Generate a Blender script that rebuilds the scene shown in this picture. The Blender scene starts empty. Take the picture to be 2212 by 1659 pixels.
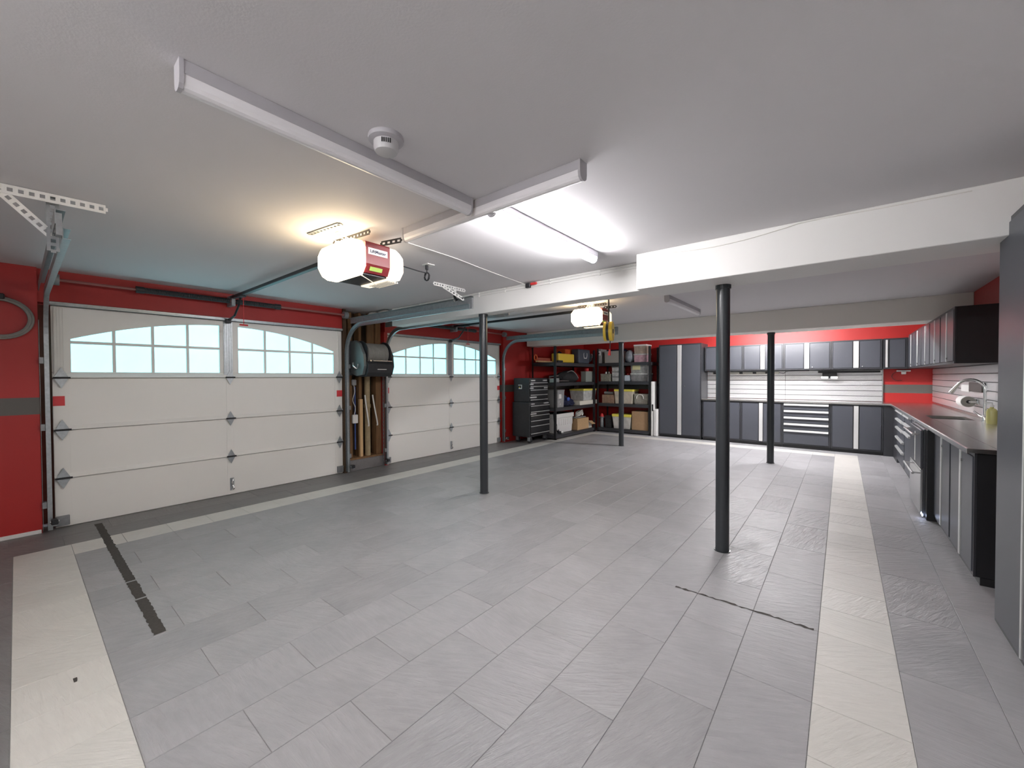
import bpy, bmesh, math, random
import numpy as np
from mathutils import Vector, Matrix
random.seed(7)
scene = bpy.context.scene
COL = scene.collection

# ------------------------------------------------------------------ camera
IW, IH = 2212.0, 1659.0
FPX, YAW, PITCH, ROLL, CAMH = 874.0, 0.6844, 0.0163, -0.0045, 1.38
def cam_axes():
    f = Vector((-math.sin(YAW), math.cos(YAW), 0)); r = Vector((math.cos(YAW), math.sin(YAW), 0)); u = Vector((0, 0, 1))
    f2 = f*math.cos(PITCH) - u*math.sin(PITCH); u2 = u*math.cos(PITCH) + f*math.sin(PITCH)
    return r*math.cos(ROLL) + u2*math.sin(ROLL), u2*math.cos(ROLL) - r*math.sin(ROLL), f2
CR, CU, CF = cam_axes()
CO = Vector((0, 0, CAMH))
cd = bpy.data.cameras.new('camera'); cam = bpy.data.objects.new('camera', cd); COL.objects.link(cam)
cd.sensor_fit = 'HORIZONTAL'; cd.sensor_width = 36.0; cd.lens = FPX/IW*36.0; cd.clip_start = 0.05; cd.clip_end = 100
cam.matrix_world = Matrix(((CR.x, CU.x, -CF.x, CO.x), (CR.y, CU.y, -CF.y, CO.y), (CR.z, CU.z, -CF.z, CO.z), (0, 0, 0, 1)))
scene.camera = cam
def P(px, py, axis, val):
    """the point where the sight line of a photo pixel meets the plane axis = val"""
    v = CR*((px-IW/2)/FPX) - CU*((py-IH/2)/FPX) + CF
    a = 'xyz'.index(axis)
    return CO + v*((val-CO[a])/v[a])

# ------------------------------------------------------------------ world, exposure, lamp strengths
w = bpy.data.worlds.new('world'); scene.world = w; w.use_nodes = True
w.node_tree.nodes['Background'].inputs[0].default_value = (0.75, 0.88, 1.0, 1)
w.node_tree.nodes['Background'].inputs[1].default_value = 0.6
scene.view_settings.view_transform = 'Standard'; scene.view_settings.look = 'None'
scene.view_settings.gamma = 1.0; scene.view_settings.use_curve_mapping = False
scene.view_settings.exposure = 1.87
TUBE = 33.0          # the lit fluorescent tubes
WINDOW = 0.49        # daylight behind the frosted door panes
BULB = 4.0           # bulbs in the opener lenses

# ------------------------------------------------------------------ materials
MATS = {}
def mat(name, col, rough=0.5, metal=0.0, spec=0.5, noise=0.0, nscale=20.0, bump=0.0, bscale=60.0, stretch=None, emit=None, estr=0.0, trans=0.0, alpha=1.0, coat=0.0):
    if name in MATS: return MATS[name]
    m = bpy.data.materials.new(name); m.use_nodes = True; MATS[name] = m
    nt = m.node_tree; b = nt.nodes['Principled BSDF']
    b.inputs['Base Color'].default_value = (*col, 1); b.inputs['Roughness'].default_value = rough
    b.inputs['Metallic'].default_value = metal; b.inputs['Specular IOR Level'].default_value = spec
    b.inputs['Coat Weight'].default_value = coat
    if trans: b.inputs['Transmission Weight'].default_value = trans
    if alpha < 1: b.inputs['Alpha'].default_value = alpha
    if emit: b.inputs['Emission Color'].default_value = (*emit, 1); b.inputs['Emission Strength'].default_value = estr
    if noise or bump:
        tc = nt.nodes.new('ShaderNodeTexCoord'); mp = nt.nodes.new('ShaderNodeMapping')
        nt.links.new(tc.outputs['Object'], mp.inputs['Vector'])
        if stretch: mp.inputs['Scale'].default_value = stretch
    if noise:
        n = nt.nodes.new('ShaderNodeTexNoise'); n.inputs['Scale'].default_value = nscale; n.inputs['Detail'].default_value = 5
        nt.links.new(mp.outputs[0], n.inputs['Vector'])
        mx = nt.nodes.new('ShaderNodeMix'); mx.data_type = 'RGBA'
        mx.inputs[6].default_value = (*[max(0, c*(1-noise)) for c in col], 1); mx.inputs[7].default_value = (*[min(1, c*(1+noise)) for c in col], 1)
        nt.links.new(n.outputs['Fac'], mx.inputs[0]); nt.links.new(mx.outputs[2], b.inputs['Base Color'])
    if bump:
        n2 = nt.nodes.new('ShaderNodeTexNoise'); n2.inputs['Scale'].default_value = bscale; n2.inputs['Detail'].default_value = 4
        nt.links.new(mp.outputs[0], n2.inputs['Vector'])
        bp = nt.nodes.new('ShaderNodeBump'); bp.inputs['Strength'].default_value = bump; bp.inputs['Distance'].default_value = 0.01
        nt.links.new(n2.outputs['Fac'], bp.inputs['Height']); nt.links.new(bp.outputs[0], b.inputs['Normal'])
    return m

def tile_mat(name, col, var=0.17, rough=0.40):
    """slate-look porcelain: tone changes from tile to tile, cleft grain runs its own way in each"""
    m = bpy.data.materials.new(name); m.use_nodes = True; MATS[name] = m
    nt = m.node_tree; L = nt.links; b = nt.nodes['Principled BSDF']
    geo = nt.nodes.new('ShaderNodeNewGeometry'); oi = nt.nodes.new('ShaderNodeObjectInfo')
    rot = nt.nodes.new('ShaderNodeVectorRotate'); rot.rotation_type = 'Z_AXIS'
    ang = nt.nodes.new('ShaderNodeMath'); ang.operation = 'MULTIPLY_ADD'; ang.inputs[1].default_value = 1.6; ang.inputs[2].default_value = 0.1
    L.new(oi.outputs['Random'], ang.inputs[0]); L.new(ang.outputs[0], rot.inputs['Angle']); L.new(geo.outputs['Position'], rot.inputs['Vector'])
    off = nt.nodes.new('ShaderNodeVectorMath'); off.operation = 'MULTIPLY_ADD'; off.inputs[1].default_value = (1, 1, 1)
    cmb = nt.nodes.new('ShaderNodeCombineXYZ'); mul = nt.nodes.new('ShaderNodeMath'); mul.operation = 'MULTIPLY'; mul.inputs[1].default_value = 53.0
    L.new(oi.outputs['Random'], mul.inputs[0]); L.new(mul.outputs[0], cmb.inputs[2])
    L.new(rot.outputs[0], off.inputs[0]); L.new(cmb.outputs[0], off.inputs[2])
    st = nt.nodes.new('ShaderNodeMapping'); st.inputs['Scale'].default_value = (52, 8.0, 1); L.new(off.outputs[0], st.inputs['Vector'])
    n1 = nt.nodes.new('ShaderNodeTexNoise'); n1.inputs['Scale'].default_value = 1.0; n1.inputs['Detail'].default_value = 6; n1.inputs['Roughness'].default_value = 0.6; n1.inputs['Distortion'].default_value = 0.5
    L.new(st.outputs[0], n1.inputs['Vector'])
    n2 = nt.nodes.new('ShaderNodeTexNoise'); n2.inputs['Scale'].default_value = 4.0; n2.inputs['Detail'].default_value = 4; L.new(off.outputs[0], n2.inputs['Vector'])
    a1 = nt.nodes.new('ShaderNodeMath'); a1.operation = 'MULTIPLY_ADD'; a1.inputs[1].default_value = 0.5; L.new(n1.outputs['Fac'], a1.inputs[0]); 
    a0 = nt.nodes.new('ShaderNodeMath'); a0.operation = 'MULTIPLY'; a0.inputs[1].default_value = 0.5; L.new(n2.outputs['Fac'], a0.inputs[0]); L.new(a0.outputs[0], a1.inputs[2])
    a2 = nt.nodes.new('ShaderNodeMath'); a2.operation = 'MULTIPLY_ADD'; a2.inputs[1].default_value = 0.20; a2.inputs[2].default_value = -0.10; L.new(oi.outputs['Random'], a2.inputs[0])
    a3 = nt.nodes.new('ShaderNodeMath'); a3.operation = 'ADD'; a3.use_clamp = True; L.new(a1.outputs[0], a3.inputs[0]); L.new(a2.outputs[0], a3.inputs[1])
    mx = nt.nodes.new('ShaderNodeMix'); mx.data_type = 'RGBA'
    mx.inputs[6].default_value = (*[c*(1-2.2*var) for c in col], 1); mx.inputs[7].default_value = (*[c*(1+2.2*var) for c in col], 1)
    L.new(a3.outputs[0], mx.inputs[0]); L.new(mx.outputs[2], b.inputs['Base Color'])
    bp = nt.nodes.new('ShaderNodeBump'); bp.inputs['Strength'].default_value = 1.0; bp.inputs['Distance'].default_value = 0.012
    msk = nt.nodes.new('ShaderNodeMath'); msk.operation = 'MULTIPLY'; L.new(n1.outputs['Fac'], msk.inputs[0]); L.new(n2.outputs['Fac'], msk.inputs[1])
    L.new(msk.outputs[0], bp.inputs['Height']); L.new(bp.outputs[0], b.inputs['Normal'])
    b.inputs['Roughness'].default_value = rough; b.inputs['Specular IOR Level'].default_value = 0.5
    return m

def banded_wall(name, col, bandcol, z0, z1):
    """red paint with a grey stripe painted round the room at one height"""
    m = bpy.data.materials.new(name); m.use_nodes = True; MATS[name] = m
    nt = m.node_tree; L = nt.links; b = nt.nodes['Principled BSDF']
    geo = nt.nodes.new('ShaderNodeNewGeometry'); sx = nt.nodes.new('ShaderNodeSeparateXYZ'); L.new(geo.outputs['Position'], sx.inputs[0])
    g = nt.nodes.new('ShaderNodeMath'); g.operation = 'GREATER_THAN'; g.inputs[1].default_value = z0; L.new(sx.outputs[2], g.inputs[0])
    l = nt.nodes.new('ShaderNodeMath'); l.operation = 'LESS_THAN'; l.inputs[1].default_value = z1; L.new(sx.outputs[2], l.inputs[0])
    a = nt.nodes.new('ShaderNodeMath'); a.operation = 'MULTIPLY'; L.new(g.outputs[0], a.inputs[0]); L.new(l.outputs[0], a.inputs[1])
    mx = nt.nodes.new('ShaderNodeMix'); mx.data_type = 'RGBA'; mx.inputs[6].default_value = (*col, 1); mx.inputs[7].default_value = (*bandcol, 1)
    L.new(a.outputs[0], mx.inputs[0]); L.new(mx.outputs[2], b.inputs['Base Color'])
    n = nt.nodes.new('ShaderNodeTexNoise'); n.inputs['Scale'].default_value = 90; L.new(geo.outputs['Position'], n.inputs['Vector'])
    bp = nt.nodes.new('ShaderNodeBump'); bp.inputs['Strength'].default_value = 0.08; bp.inputs['Distance'].default_value = 0.004
    L.new(n.outputs['Fac'], bp.inputs['Height']); L.new(bp.outputs[0], b.inputs['Normal'])
    b.inputs['Roughness'].default_value = 0.45
    return m

def plate_mat(name, col, rough=0.3):
    """embossed diamond-plate aluminium"""
    m = mat(name, col, rough, metal=0.75)
    nt = m.node_tree; L = nt.links; b = nt.nodes['Principled BSDF']
    tc = nt.nodes.new('ShaderNodeNewGeometry')
    hs = []
    for ang in (0.785, -0.785):
        sp = nt.nodes.new('ShaderNodeSeparateXYZ'); L.new(tc.outputs['Position'], sp.inputs[0])
        s = nt.nodes.new('ShaderNodeMath'); s.operation = 'ADD'; L.new(sp.outputs[0], s.inputs[0]); L.new(sp.outputs[1], s.inputs[1])
        t = nt.nodes.new('ShaderNodeMath'); t.operation = 'ADD' if ang > 0 else 'SUBTRACT'; L.new(s.outputs[0], t.inputs[0]); L.new(sp.outputs[2], t.inputs[1])
        k = nt.nodes.new('ShaderNodeMath'); k.operation = 'MULTIPLY'; k.inputs[1].default_value = 150.0; L.new(t.outputs[0], k.inputs[0])
        q = nt.nodes.new('ShaderNodeMath'); q.operation = 'SINE'; L.new(k.outputs[0], q.inputs[0]); hs.append(q)
    mm = nt.nodes.new('ShaderNodeMath'); mm.operation = 'MAXIMUM'; L.new(hs[0].outputs[0], mm.inputs[0]); L.new(hs[1].outputs[0], mm.inputs[1])
    bp = nt.nodes.new('ShaderNodeBump'); bp.inputs['Strength'].default_value = 0.25; bp.inputs['Distance'].default_value = 0.003
    L.new(mm.outputs[0], bp.inputs['Height']); L.new(bp.outputs[0], b.inputs['Normal'])
    return m

M_CEIL = mat('ceiling_paint', (0.68, 0.66, 0.675), 0.75, bump=0.05, bscale=120)
M_WHITE = mat('white_paint', (0.80, 0.79, 0.77), 0.6, bump=0.04, bscale=100)
M_RED = banded_wall('red_wall_paint', (0.42, 0.018, 0.016), (0.115, 0.105, 0.095), 1.07, 1.22)
M_REDPLAIN = mat('red_header_paint', (0.40, 0.02, 0.018), 0.5, noise=0.1, nscale=15)
M_GROUT = mat('grout', (0.27, 0.265, 0.265), 0.9, noise=0.2)
M_TILE = tile_mat('grey_slate_tile', (0.36, 0.356, 0.365))
M_TILED = tile_mat('dark_slate_tile', (0.20, 0.195, 0.195))
M_TILEW = tile_mat('pale_slate_tile', (0.67, 0.65, 0.61), var=0.09)
M_DOOR = mat('door_enamel', (0.86, 0.845, 0.81), 0.42, bump=0.06, bscale=300)
M_GALV = mat('galvanised_steel', (0.42, 0.45, 0.47), 0.38, metal=0.85, noise=0.25, nscale=40)
M_GALVD = mat('dull_zinc', (0.30, 0.31, 0.32), 0.5, metal=0.6, noise=0.3, nscale=30)
M_DARK = mat('dark_steel', (0.035, 0.035, 0.038), 0.45, metal=0.4)
M_BLACK = mat('black_paint', (0.012, 0.012, 0.014), 0.4)
M_BPLAST = mat('black_plastic', (0.022, 0.023, 0.027), 0.42, noise=0.3)
M_CHROME = mat('brushed_aluminium', (0.78, 0.78, 0.78), 0.25, metal=1.0)
M_HANDLE = mat('satin_handle', (0.80, 0.80, 0.79), 0.32, metal=0.6)
M_STEEL = mat('stainless_steel', (0.70, 0.69, 0.67), 0.24, metal=1.0, bump=0.03, bscale=30, stretch=(1, 8, 8))
M_CABD = mat('charcoal_door_enamel', (0.062, 0.066, 0.080), 0.36, bump=0.05, bscale=400)
M_CAB = mat('cabinet_frame_enamel', (0.030, 0.031, 0.036), 0.38)
M_POST = mat('column_paint', (0.035, 0.039, 0.044), 0.3)
M_PLASTW = mat('white_plastic', (0.80, 0.79, 0.77), 0.4)
M_LENS = mat('lamp_diffuser', (0.82, 0.80, 0.82), 0.35)
M_FIX = mat('lamp_housing', (0.44, 0.425, 0.45), 0.5)
M_LIT = mat('lit_tube', (1, 1, 1), 0.5, emit=(1.0, 0.985, 1.0), estr=TUBE)
M_LITB = mat('lit_tube_bright', (1, 1, 1), 0.5, emit=(1.0, 0.985, 1.0), estr=TUBE*3.0)
M_FILL = mat('added_fill_tube', (1, 1, 1), 0.5, emit=(1.0, 0.985, 1.0), estr=TUBE*0.78)  # weaker glow for the fill lamp added behind the viewer
M_PANE = mat('frosted_daylight_pane', (0.6, 0.75, 0.8), 0.3, emit=(0.33, 0.95, 1.08), estr=WINDOW)
M_BULB = mat('lit_opener_lens', (1, 0.95, 0.85), 0.4, emit=(1.0, 0.78, 0.47), estr=BULB)
M_BULB2 = mat('dim_opener_lens', (0.9, 0.85, 0.75), 0.4, emit=(1.0, 0.86, 0.66), estr=0.30)
M_OPRED = mat('opener_maroon', (0.20, 0.018, 0.022), 0.4)
M_WOOD = mat('old_stud_wood', (0.20, 0.105, 0.045), 0.8, noise=0.5, nscale=6, stretch=(6, 6, 0.8), bump=0.2)
M_WOODL = mat('new_pine', (0.62, 0.40, 0.20), 0.7, noise=0.2, nscale=6, stretch=(6, 6, 0.8))
M_PIPE = mat('tan_drain_pipe', (0.34, 0.26, 0.15), 0.7, noise=0.3)
M_DBROWN = mat('dark_sheathing', (0.07, 0.04, 0.022), 0.9, noise=0.5, nscale=8)
M_CONC = mat('painted_curb', (0.17, 0.16, 0.16), 0.6, noise=0.2)
M_RUBBER = mat('grey_hose', (0.25, 0.24, 0.225), 0.6, noise=0.2)
M_YELLOW = mat('yellow_plastic', (0.85, 0.60, 0.06), 0.4)
M_LEMON = mat('lemon_lid', (0.90, 0.78, 0.12), 0.4)
M_ORANGE = mat('orange_plastic', (0.72, 0.13, 0.03), 0.45)
M_REDP = mat('red_plastic', (0.65, 0.04, 0.04), 0.45)
M_STICK = mat('red_sticker', (0.70, 0.05, 0.06), 0.5)
M_CARD = mat('cardboard', (0.42, 0.27, 0.15), 0.85, noise=0.15)
M_CARDL = mat('light_cardboard', (0.55, 0.36, 0.19), 0.85, noise=0.12)
M_CLEAR = mat('clear_tote_plastic', (0.55, 0.56, 0.55), 0.25, noise=0.55, nscale=14)
M_GREYP = mat('grey_plastic', (0.30, 0.30, 0.30), 0.5, noise=0.15)
M_SLATE = mat('blue_grey_plastic', (0.07, 0.085, 0.11), 0.45)
M_NAVY = mat('navy_cloth', (0.02, 0.025, 0.07), 0.9, noise=0.5)
M_BAG = mat('black_bag_cloth', (0.03, 0.03, 0.032), 0.85, noise=0.5, bump=0.4, bscale=20)
M_WICKER = mat('grey_wicker', (0.38, 0.36, 0.31), 0.8, noise=0.4, nscale=60, bump=0.6, bscale=90)
M_SOAP = mat('yellow_soap', (0.62, 0.58, 0.22), 0.2)
M_PAPER = mat('paper_towel', (0.88, 0.87, 0.84), 0.9)
M_TUBEC = mat('grey_cardboard_core', (0.45, 0.43, 0.39), 0.9)
M_GREEN = mat('lime_label', (0.45, 0.62, 0.14), 0.5)
M_INK = mat('navy_ink', (0.015, 0.02, 0.06), 0.6)
M_TAR = mat('tar_patch', (0.065, 0.058, 0.052), 0.85, noise=0.4, nscale=60)
M_BLUE = mat('blue_pipe', (0.05, 0.09, 0.28), 0.5)
M_CORD = mat('white_cord', (0.78, 0.76, 0.72), 0.5)
M_WRAP = mat('white_pipe_wrap', (0.62, 0.59, 0.55), 0.85, bump=0.4, bscale=18)
M_SLAT = plate_mat('diamond_plate_slat', (0.74, 0.74, 0.75))
M_COOL = mat('fridge_steel', (0.50, 0.50, 0.50), 0.22, metal=0.9)
M_FDARK = mat('fridge_dark_side', (0.05, 0.052, 0.058), 0.35)
M_LED = mat('blue_led', (0.5, 0.6, 1), 0.3, emit=(0.6, 0.7, 1.0), estr=6)

# ------------------------------------------------------------------ mesh helpers
class B:
    def __init__(s): s.bm = bmesh.new()
    def box(s, x0, x1, y0, y1, z0, z1, bev=0.0, seg=1):
        x0, x1 = sorted((x0, x1)); y0, y1 = sorted((y0, y1)); z0, z1 = sorted((z0, z1))
        r = bmesh.ops.create_cube(s.bm, size=1.0)['verts']
        for v in r: v.co = Vector(((x0+x1)/2+v.co.x*(x1-x0), (y0+y1)/2+v.co.y*(y1-y0), (z0+z1)/2+v.co.z*(z1-z0)))
        if bev > 0:
            ed = list({e for v in r for e in v.link_edges})
            bmesh.ops.bevel(s.bm, geom=ed, offset=min(bev, 0.45*min(x1-x0, y1-y0, z1-z0)), segments=seg, affect='EDGES', profile=0.5)
        return s
    def taper(s, x0, x1, y0, y1, z0, z1, k=0.85, bev=0.0):
        """bin shape: narrower at the bottom by factor k"""
        n0 = len(s.bm.verts)
        r = bmesh.ops.create_cube(s.bm, size=1.0)['verts']
        for v in r:
            f = 1.0 if v.co.z > 0 else k
            v.co = Vector(((x0+x1)/2+v.co.x*f*(x1-x0), (y0+y1)/2+v.co.y*f*(y1-y0), (z0+z1)/2+v.co.z*(z1-z0)))
        if bev > 0:
            bmesh.ops.bevel(s.bm, geom=list({e for v in r for e in v.link_edges}), offset=bev, segments=2, affect='EDGES', profile=0.5)
        return s
    def cyl(s, p0, p1, r, seg=16, r2=None):
        p0, p1 = Vector(p0), Vector(p1); d = p1-p0; L = d.length
        q = d.to_track_quat('Z', 'Y').to_matrix().to_4x4()
        bmesh.ops.create_cone(s.bm, cap_ends=True, segments=seg, radius1=r, radius2=r if r2 is None else r2, depth=L, matrix=Matrix.Translation((p0+p1)/2) @ q)
        return s
    def tube(s, pts, r, seg=8, closed=False):
        pts = [Vector(p) for p in pts]; n = len(pts); rings = []
        up = Vector((0, 0, 1))
        prev = None
        for i, p in enumerate(pts):
            a = pts[(i-1) % n] if (closed or i > 0) else p; c = pts[(i+1) % n] if (closed or i < n-1) else p
            t = (c-a).normalized()
            if prev is None:
                ref = up if abs(t.z) < 0.9 else Vector((1, 0, 0)); u = t.cross(ref).normalized()
            else:
                u = (prev - t*prev.dot(t))
                u = u.normalized() if u.length > 1e-6 else t.cross(up).normalized()
            prev = u; v = t.cross(u)
            rr = r[i] if isinstance(r, (list, tuple)) else r
            rings.append([s.bm.verts.new(p + (u*math.cos(k*2*math.pi/seg) + v*math.sin(k*2*math.pi/seg))*rr) for k in range(seg)])
        m = n if closed else n-1
        for i in range(m):
            a, b = rings[i], rings[(i+1) % n]
            for k in range(seg): s.bm.faces.new((a[k], a[(k+1) % seg], b[(k+1) % seg], b[k]))
        if not closed: s.bm.faces.new(rings[0][::-1]); s.bm.faces.new(rings[-1])
        return s
    def prism(s, poly, axis, a, b):
        """extrude a 2-D outline along an axis; poly holds the two other coordinates in order"""
        def mk(p, t):
            if axis == 'x': return (t, p[0], p[1])
            if axis == 'y': return (p[0], t, p[1])
            return (p[0], p[1], t)
        A = [s.bm.verts.new(mk(p, a)) for p in poly]; C = [s.bm.verts.new(mk(p, b)) for p in poly]; n = len(poly)
        s.bm.faces.new(A); s.bm.faces.new(C[::-1])
        for i in range(n): s.bm.faces.new((A[i], C[i], C[(i+1) % n], A[(i+1) % n]))
        bmesh.ops.recalc_face_normals(s.bm, faces=s.bm.faces[:])
        return s
    def lathe(s, c, prof, seg=20, axis='z'):
        """prof: list of (radius, height); revolved about an axis through c"""
        c = Vector(c); rings = []
        for r, h in prof:
            ring = []
            for k in range(seg):
                a = 2*math.pi*k/seg; x, y = r*math.cos(a), r*math.sin(a)
                v = {'z': (x, y, h), 'y': (x, h, y), 'x': (h, x, y)}[axis]
                ring.append(s.bm.verts.new(c+Vector(v)))
            rings.append(ring)
        for a, b in zip(rings, rings[1:]):
            for k in range(seg): s.bm.faces.new((a[k], a[(k+1) % seg], b[(k+1) % seg], b[k]))
        s.bm.faces.new(rings[0][::-1]); s.bm.faces.new(rings[-1])
        bmesh.ops.recalc_face_normals(s.bm, faces=s.bm.faces[:])
        return s
    def bar(s, p0, p1, wv, tv):
        """flat bar from p0 to p1 with half-width vector wv and half-thickness vector tv"""
        p0, p1, wv, tv = Vector(p0), Vector(p1), Vector(wv), Vector(tv)
        q = [[s.bm.verts.new(p+a*wv+b*tv) for a, b in ((-1, -1), (1, -1), (1, 1), (-1, 1))] for p in (p0, p1)]
        s.bm.faces.new(q[0]); s.bm.faces.new(q[1][::-1])
        for k in range(4): s.bm.faces.new((q[0][k], q[1][k], q[1][(k+1) % 4], q[0][(k+1) % 4]))
        bmesh.ops.recalc_face_normals(s.bm, faces=s.bm.faces[:])
        return s
    def perf(s, p0, p1, wv, tv, pitch=0.035):
        """perforated strap: two rails and the webs between its slots"""
        p0, p1, wv, tv = Vector(p0), Vector(p1), Vector(wv), Vector(tv)
        for sg in (-1, 1): s.bar(p0+wv*0.7*sg, p1+wv*0.7*sg, wv*0.3, tv)
        L = (p1-p0).length; n = max(2, int(L/pitch)); d = (p1-p0)/L
        for i in range(n+1):
            c = p0+d*(L*i/n); s.bar(c-d*pitch*0.25, c+d*pitch*0.25, wv*0.4, tv*0.99)
        return s
    def blob(s, c, rx, ry, rz, jig=0.08, sub=2, seed=0, flat=None):
        rnd = random.Random(seed)
        r = bmesh.ops.create_icosphere(s.bm, subdivisions=sub, radius=1.0)['verts']
        for v in r:
            k = 1+rnd.uniform(-jig, jig); z = v.co.z*rz*k
            v.co = Vector((c[0]+v.co.x*rx*k, c[1]+v.co.y*ry*k, c[2]+z))
            if flat is not None and v.co.z < flat: v.co.z = flat
        return s
    def out(s, name, m, parent=None, smooth=False):
        me = bpy.data.meshes.new(name)
        off = parent.location.copy() if parent is not None else None
        if parent is not None and parent.parent is not None: off = off + parent.parent.location
        if parent is None:
            lo = Vector([min(v.co[i] for v in s.bm.verts) for i in range(3)]); hi = Vector([max(v.co[i] for v in s.bm.verts) for i in range(3)])
            off = Vector(((lo.x+hi.x)/2, (lo.y+hi.y)/2, lo.z))
        bmesh.ops.translate(s.bm, verts=s.bm.verts[:], vec=-off)
        s.bm.to_mesh(me); s.bm.free()
        me.materials.append(m)
        if smooth:
            for p in me.polygons: p.use_smooth = True
            me.set_sharp_from_angle(angle=math.radians(40))
        o = bpy.data.objects.new(name, me); COL.objects.link(o)
        if parent is None: o.location = off
        else: o.parent = parent
        return o
def tag(o, label=None, cat=None, group=None, kind=None):
    if label: o['label'] = label
    if cat: o['category'] = cat
    if group: o['group'] = group
    if kind: o['kind'] = kind
    return o
def thing(name, loc, label, cat, group=None, kind=None):
    o = bpy.data.objects.new(name, None); COL.objects.link(o); o.location = Vector(loc); o.empty_display_size = 0.05
    return tag(o, label, cat, group, kind)
def copy_tree(o, parent=None):
    c = o.copy(); COL.objects.link(c); c.parent = parent
    for ch in list(o.children): copy_tree(ch, c)
    return c
def arc(c, r, a0, a1, n, plane='xz'):
    out = []
    for i in range(n+1):
        a = math.radians(a0+(a1-a0)*i/n); u, v = r*math.cos(a), r*math.sin(a)
        out.append(Vector({'xz': (c[0]+u, c[1], c[2]+v), 'yz': (c[0], c[1]+u, c[2]+v), 'xy': (c[0]+u, c[1]+v, c[2])}[plane]))
    return out
def spline(pts, n=8):
    pts = [Vector(p) for p in pts]; out = []
    q = [pts[0]*2-pts[1]] + pts + [pts[-1]*2-pts[-2]]
    for i in range(1, len(q)-2):
        for k in range(n):
            t = k/n; a, b, c, d = q[i-1], q[i], q[i+1], q[i+2]
            out.append(0.5*((2*b)+(c-a)*t+(2*a-5*b+4*c-d)*t*t+(3*b-a-3*c+d)*t**3))
    out.append(pts[-1]); return out
def text(body, size, m, parent, loc, right, up, name='lettering', bold=0.0):
    cu = bpy.data.curves.new(name, 'FONT'); cu.body = body; cu.size = size; cu.align_x = 'CENTER'; cu.align_y = 'CENTER'; cu.extrude = 0.0006; cu.offset = bold
    o = bpy.data.objects.new(name, cu); COL.objects.link(o); cu.materials.append(m)
    r = Vector(right).normalized(); u = Vector(up).normalized(); nrm = r.cross(u)
    o.parent = parent
    l = Vector(loc) - parent.location - (parent.parent.location if parent.parent else Vector())
    o.matrix_local = Matrix(((r.x, u.x, nrm.x, l.x), (r.y, u.y, nrm.y, l.y), (r.z, u.z, nrm.z, l.z), (0, 0, 0, 1)))
    bpy.context.view_layer.update()
    me = bpy.data.meshes.new_from_object(o.evaluated_get(bpy.context.evaluated_depsgraph_get()))
    me.name = name; n = bpy.data.objects.new(name, me); mw = o.matrix_local.copy(); bpy.data.objects.remove(o); COL.objects.link(n); n.parent = parent; n.matrix_local = mw
    if not me.materials: me.materials.append(m)
    return n

# ------------------------------------------------------------------ room dimensions
ZC = 2.38                    # ceiling
XD, XW = -5.63, -5.56        # inner face of the garage doors / of the wall around them
XR, YB, YF = 1.22, 9.97, -1.5
D0, D1 = 0.21, 2.99          # door 1 from .. to (door 2 is the same, further on)
DDY = 3.49

# ------------------------------------------------------------------ floor and its tiles
fl = thing('floor', (0, 0, 0), 'grey slate-look tile floor with pale border bands', None, kind='structure')
B().box(-5.95, XR+0.1, YF-0.1, YB+0.1, -0.12, -0.0025).out('slab', M_GROUT, fl)
T = 0.3062
X0, Y0 = -0.09, 0.27
NXF, NYF = 15, 28
XBL, YBF = X0-NXF*T, Y0+NYF*T          # inner edges of the garage-side and back bands
tiles = []                             # (cx, cy, sx, sy, material)
def put(x0, x1, y0, y1, m):
    if x1-x0 > 0.02 and y1-y0 > 0.02: tiles.append(((x0+x1)/2, (y0+y1)/2, round(x1-x0, 4), round(y1-y0, 4), m))
for i in range(NXF):
    xa, xb = X0-(i+1)*T, X0-i*T
    y = Y0 if i % 2 == 0 else Y0-T
    while y < YBF-0.01:
        put(xa, xb, max(y, Y0), min(y+2*T, YBF), 'g'); y += 2*T
for k in range(-1, NYF+1):             # pale bands along the doors and along the cabinets
    ya = Y0+k*T
    put(XBL-T, XBL, ya, ya+T, 'w'); put(X0, X0+T, ya, ya+T, 'w')
for i in range(NXF):                   # pale bands across the near end and the back
    xa = X0-(i+1)*T
    put(xa, xa+T, Y0-T, Y0, 'w'); put(xa, xa+T, YBF, YBF+T, 'w')
def strip(xa, xb, ya, yb, along, off, m):
    """outer strips of long grey tiles"""
    t = (ya if along == 'y' else xa)-off
    e = yb if along == 'y' else xb
    while t < e-0.01:
        if along == 'y': put(xa, xb, max(t, ya), min(t+2*T, yb), m)
        else: put(max(t, xa), min(t+2*T, xb), ya, yb, m)
        t += 2*T
strip(XBL-2*T, XBL-T, YF, YB, 'y', 0.1, 'd'); strip(-5.72, XBL-2*T, YF, YB, 'y', 0.4, 'd')
strip(X0+T, X0+2*T, YF, YB, 'y', 0.2, 'g'); strip(X0+2*T, XR, YF, YB, 'y', 0.5, 'g')
for j in range(4):
    strip(XBL-T, X0+T, YBF+T+j*T, min(YBF+2*T+j*T, YB), 'x', 0.3*(j % 2), 'g') if YBF+T+j*T < YB else None
    strip(XBL-T, X0+T, Y0-(3+j)*T+T, Y0-(2+j)*T+T, 'x', 0.3*(j % 2), 'd') if Y0-(2+j)*T+T > YF else None
def seen(cx, cy):
    v = Vector((cx, cy, 0))-CO; z = v.dot(CF)
    if z < 0.15: return None
    px, py = IW/2+FPX*v.dot(CR)/z, IH/2-FPX*v.dot(CU)/z
    return z if -60 < px < IW+60 and py < IH+60 else None
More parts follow.
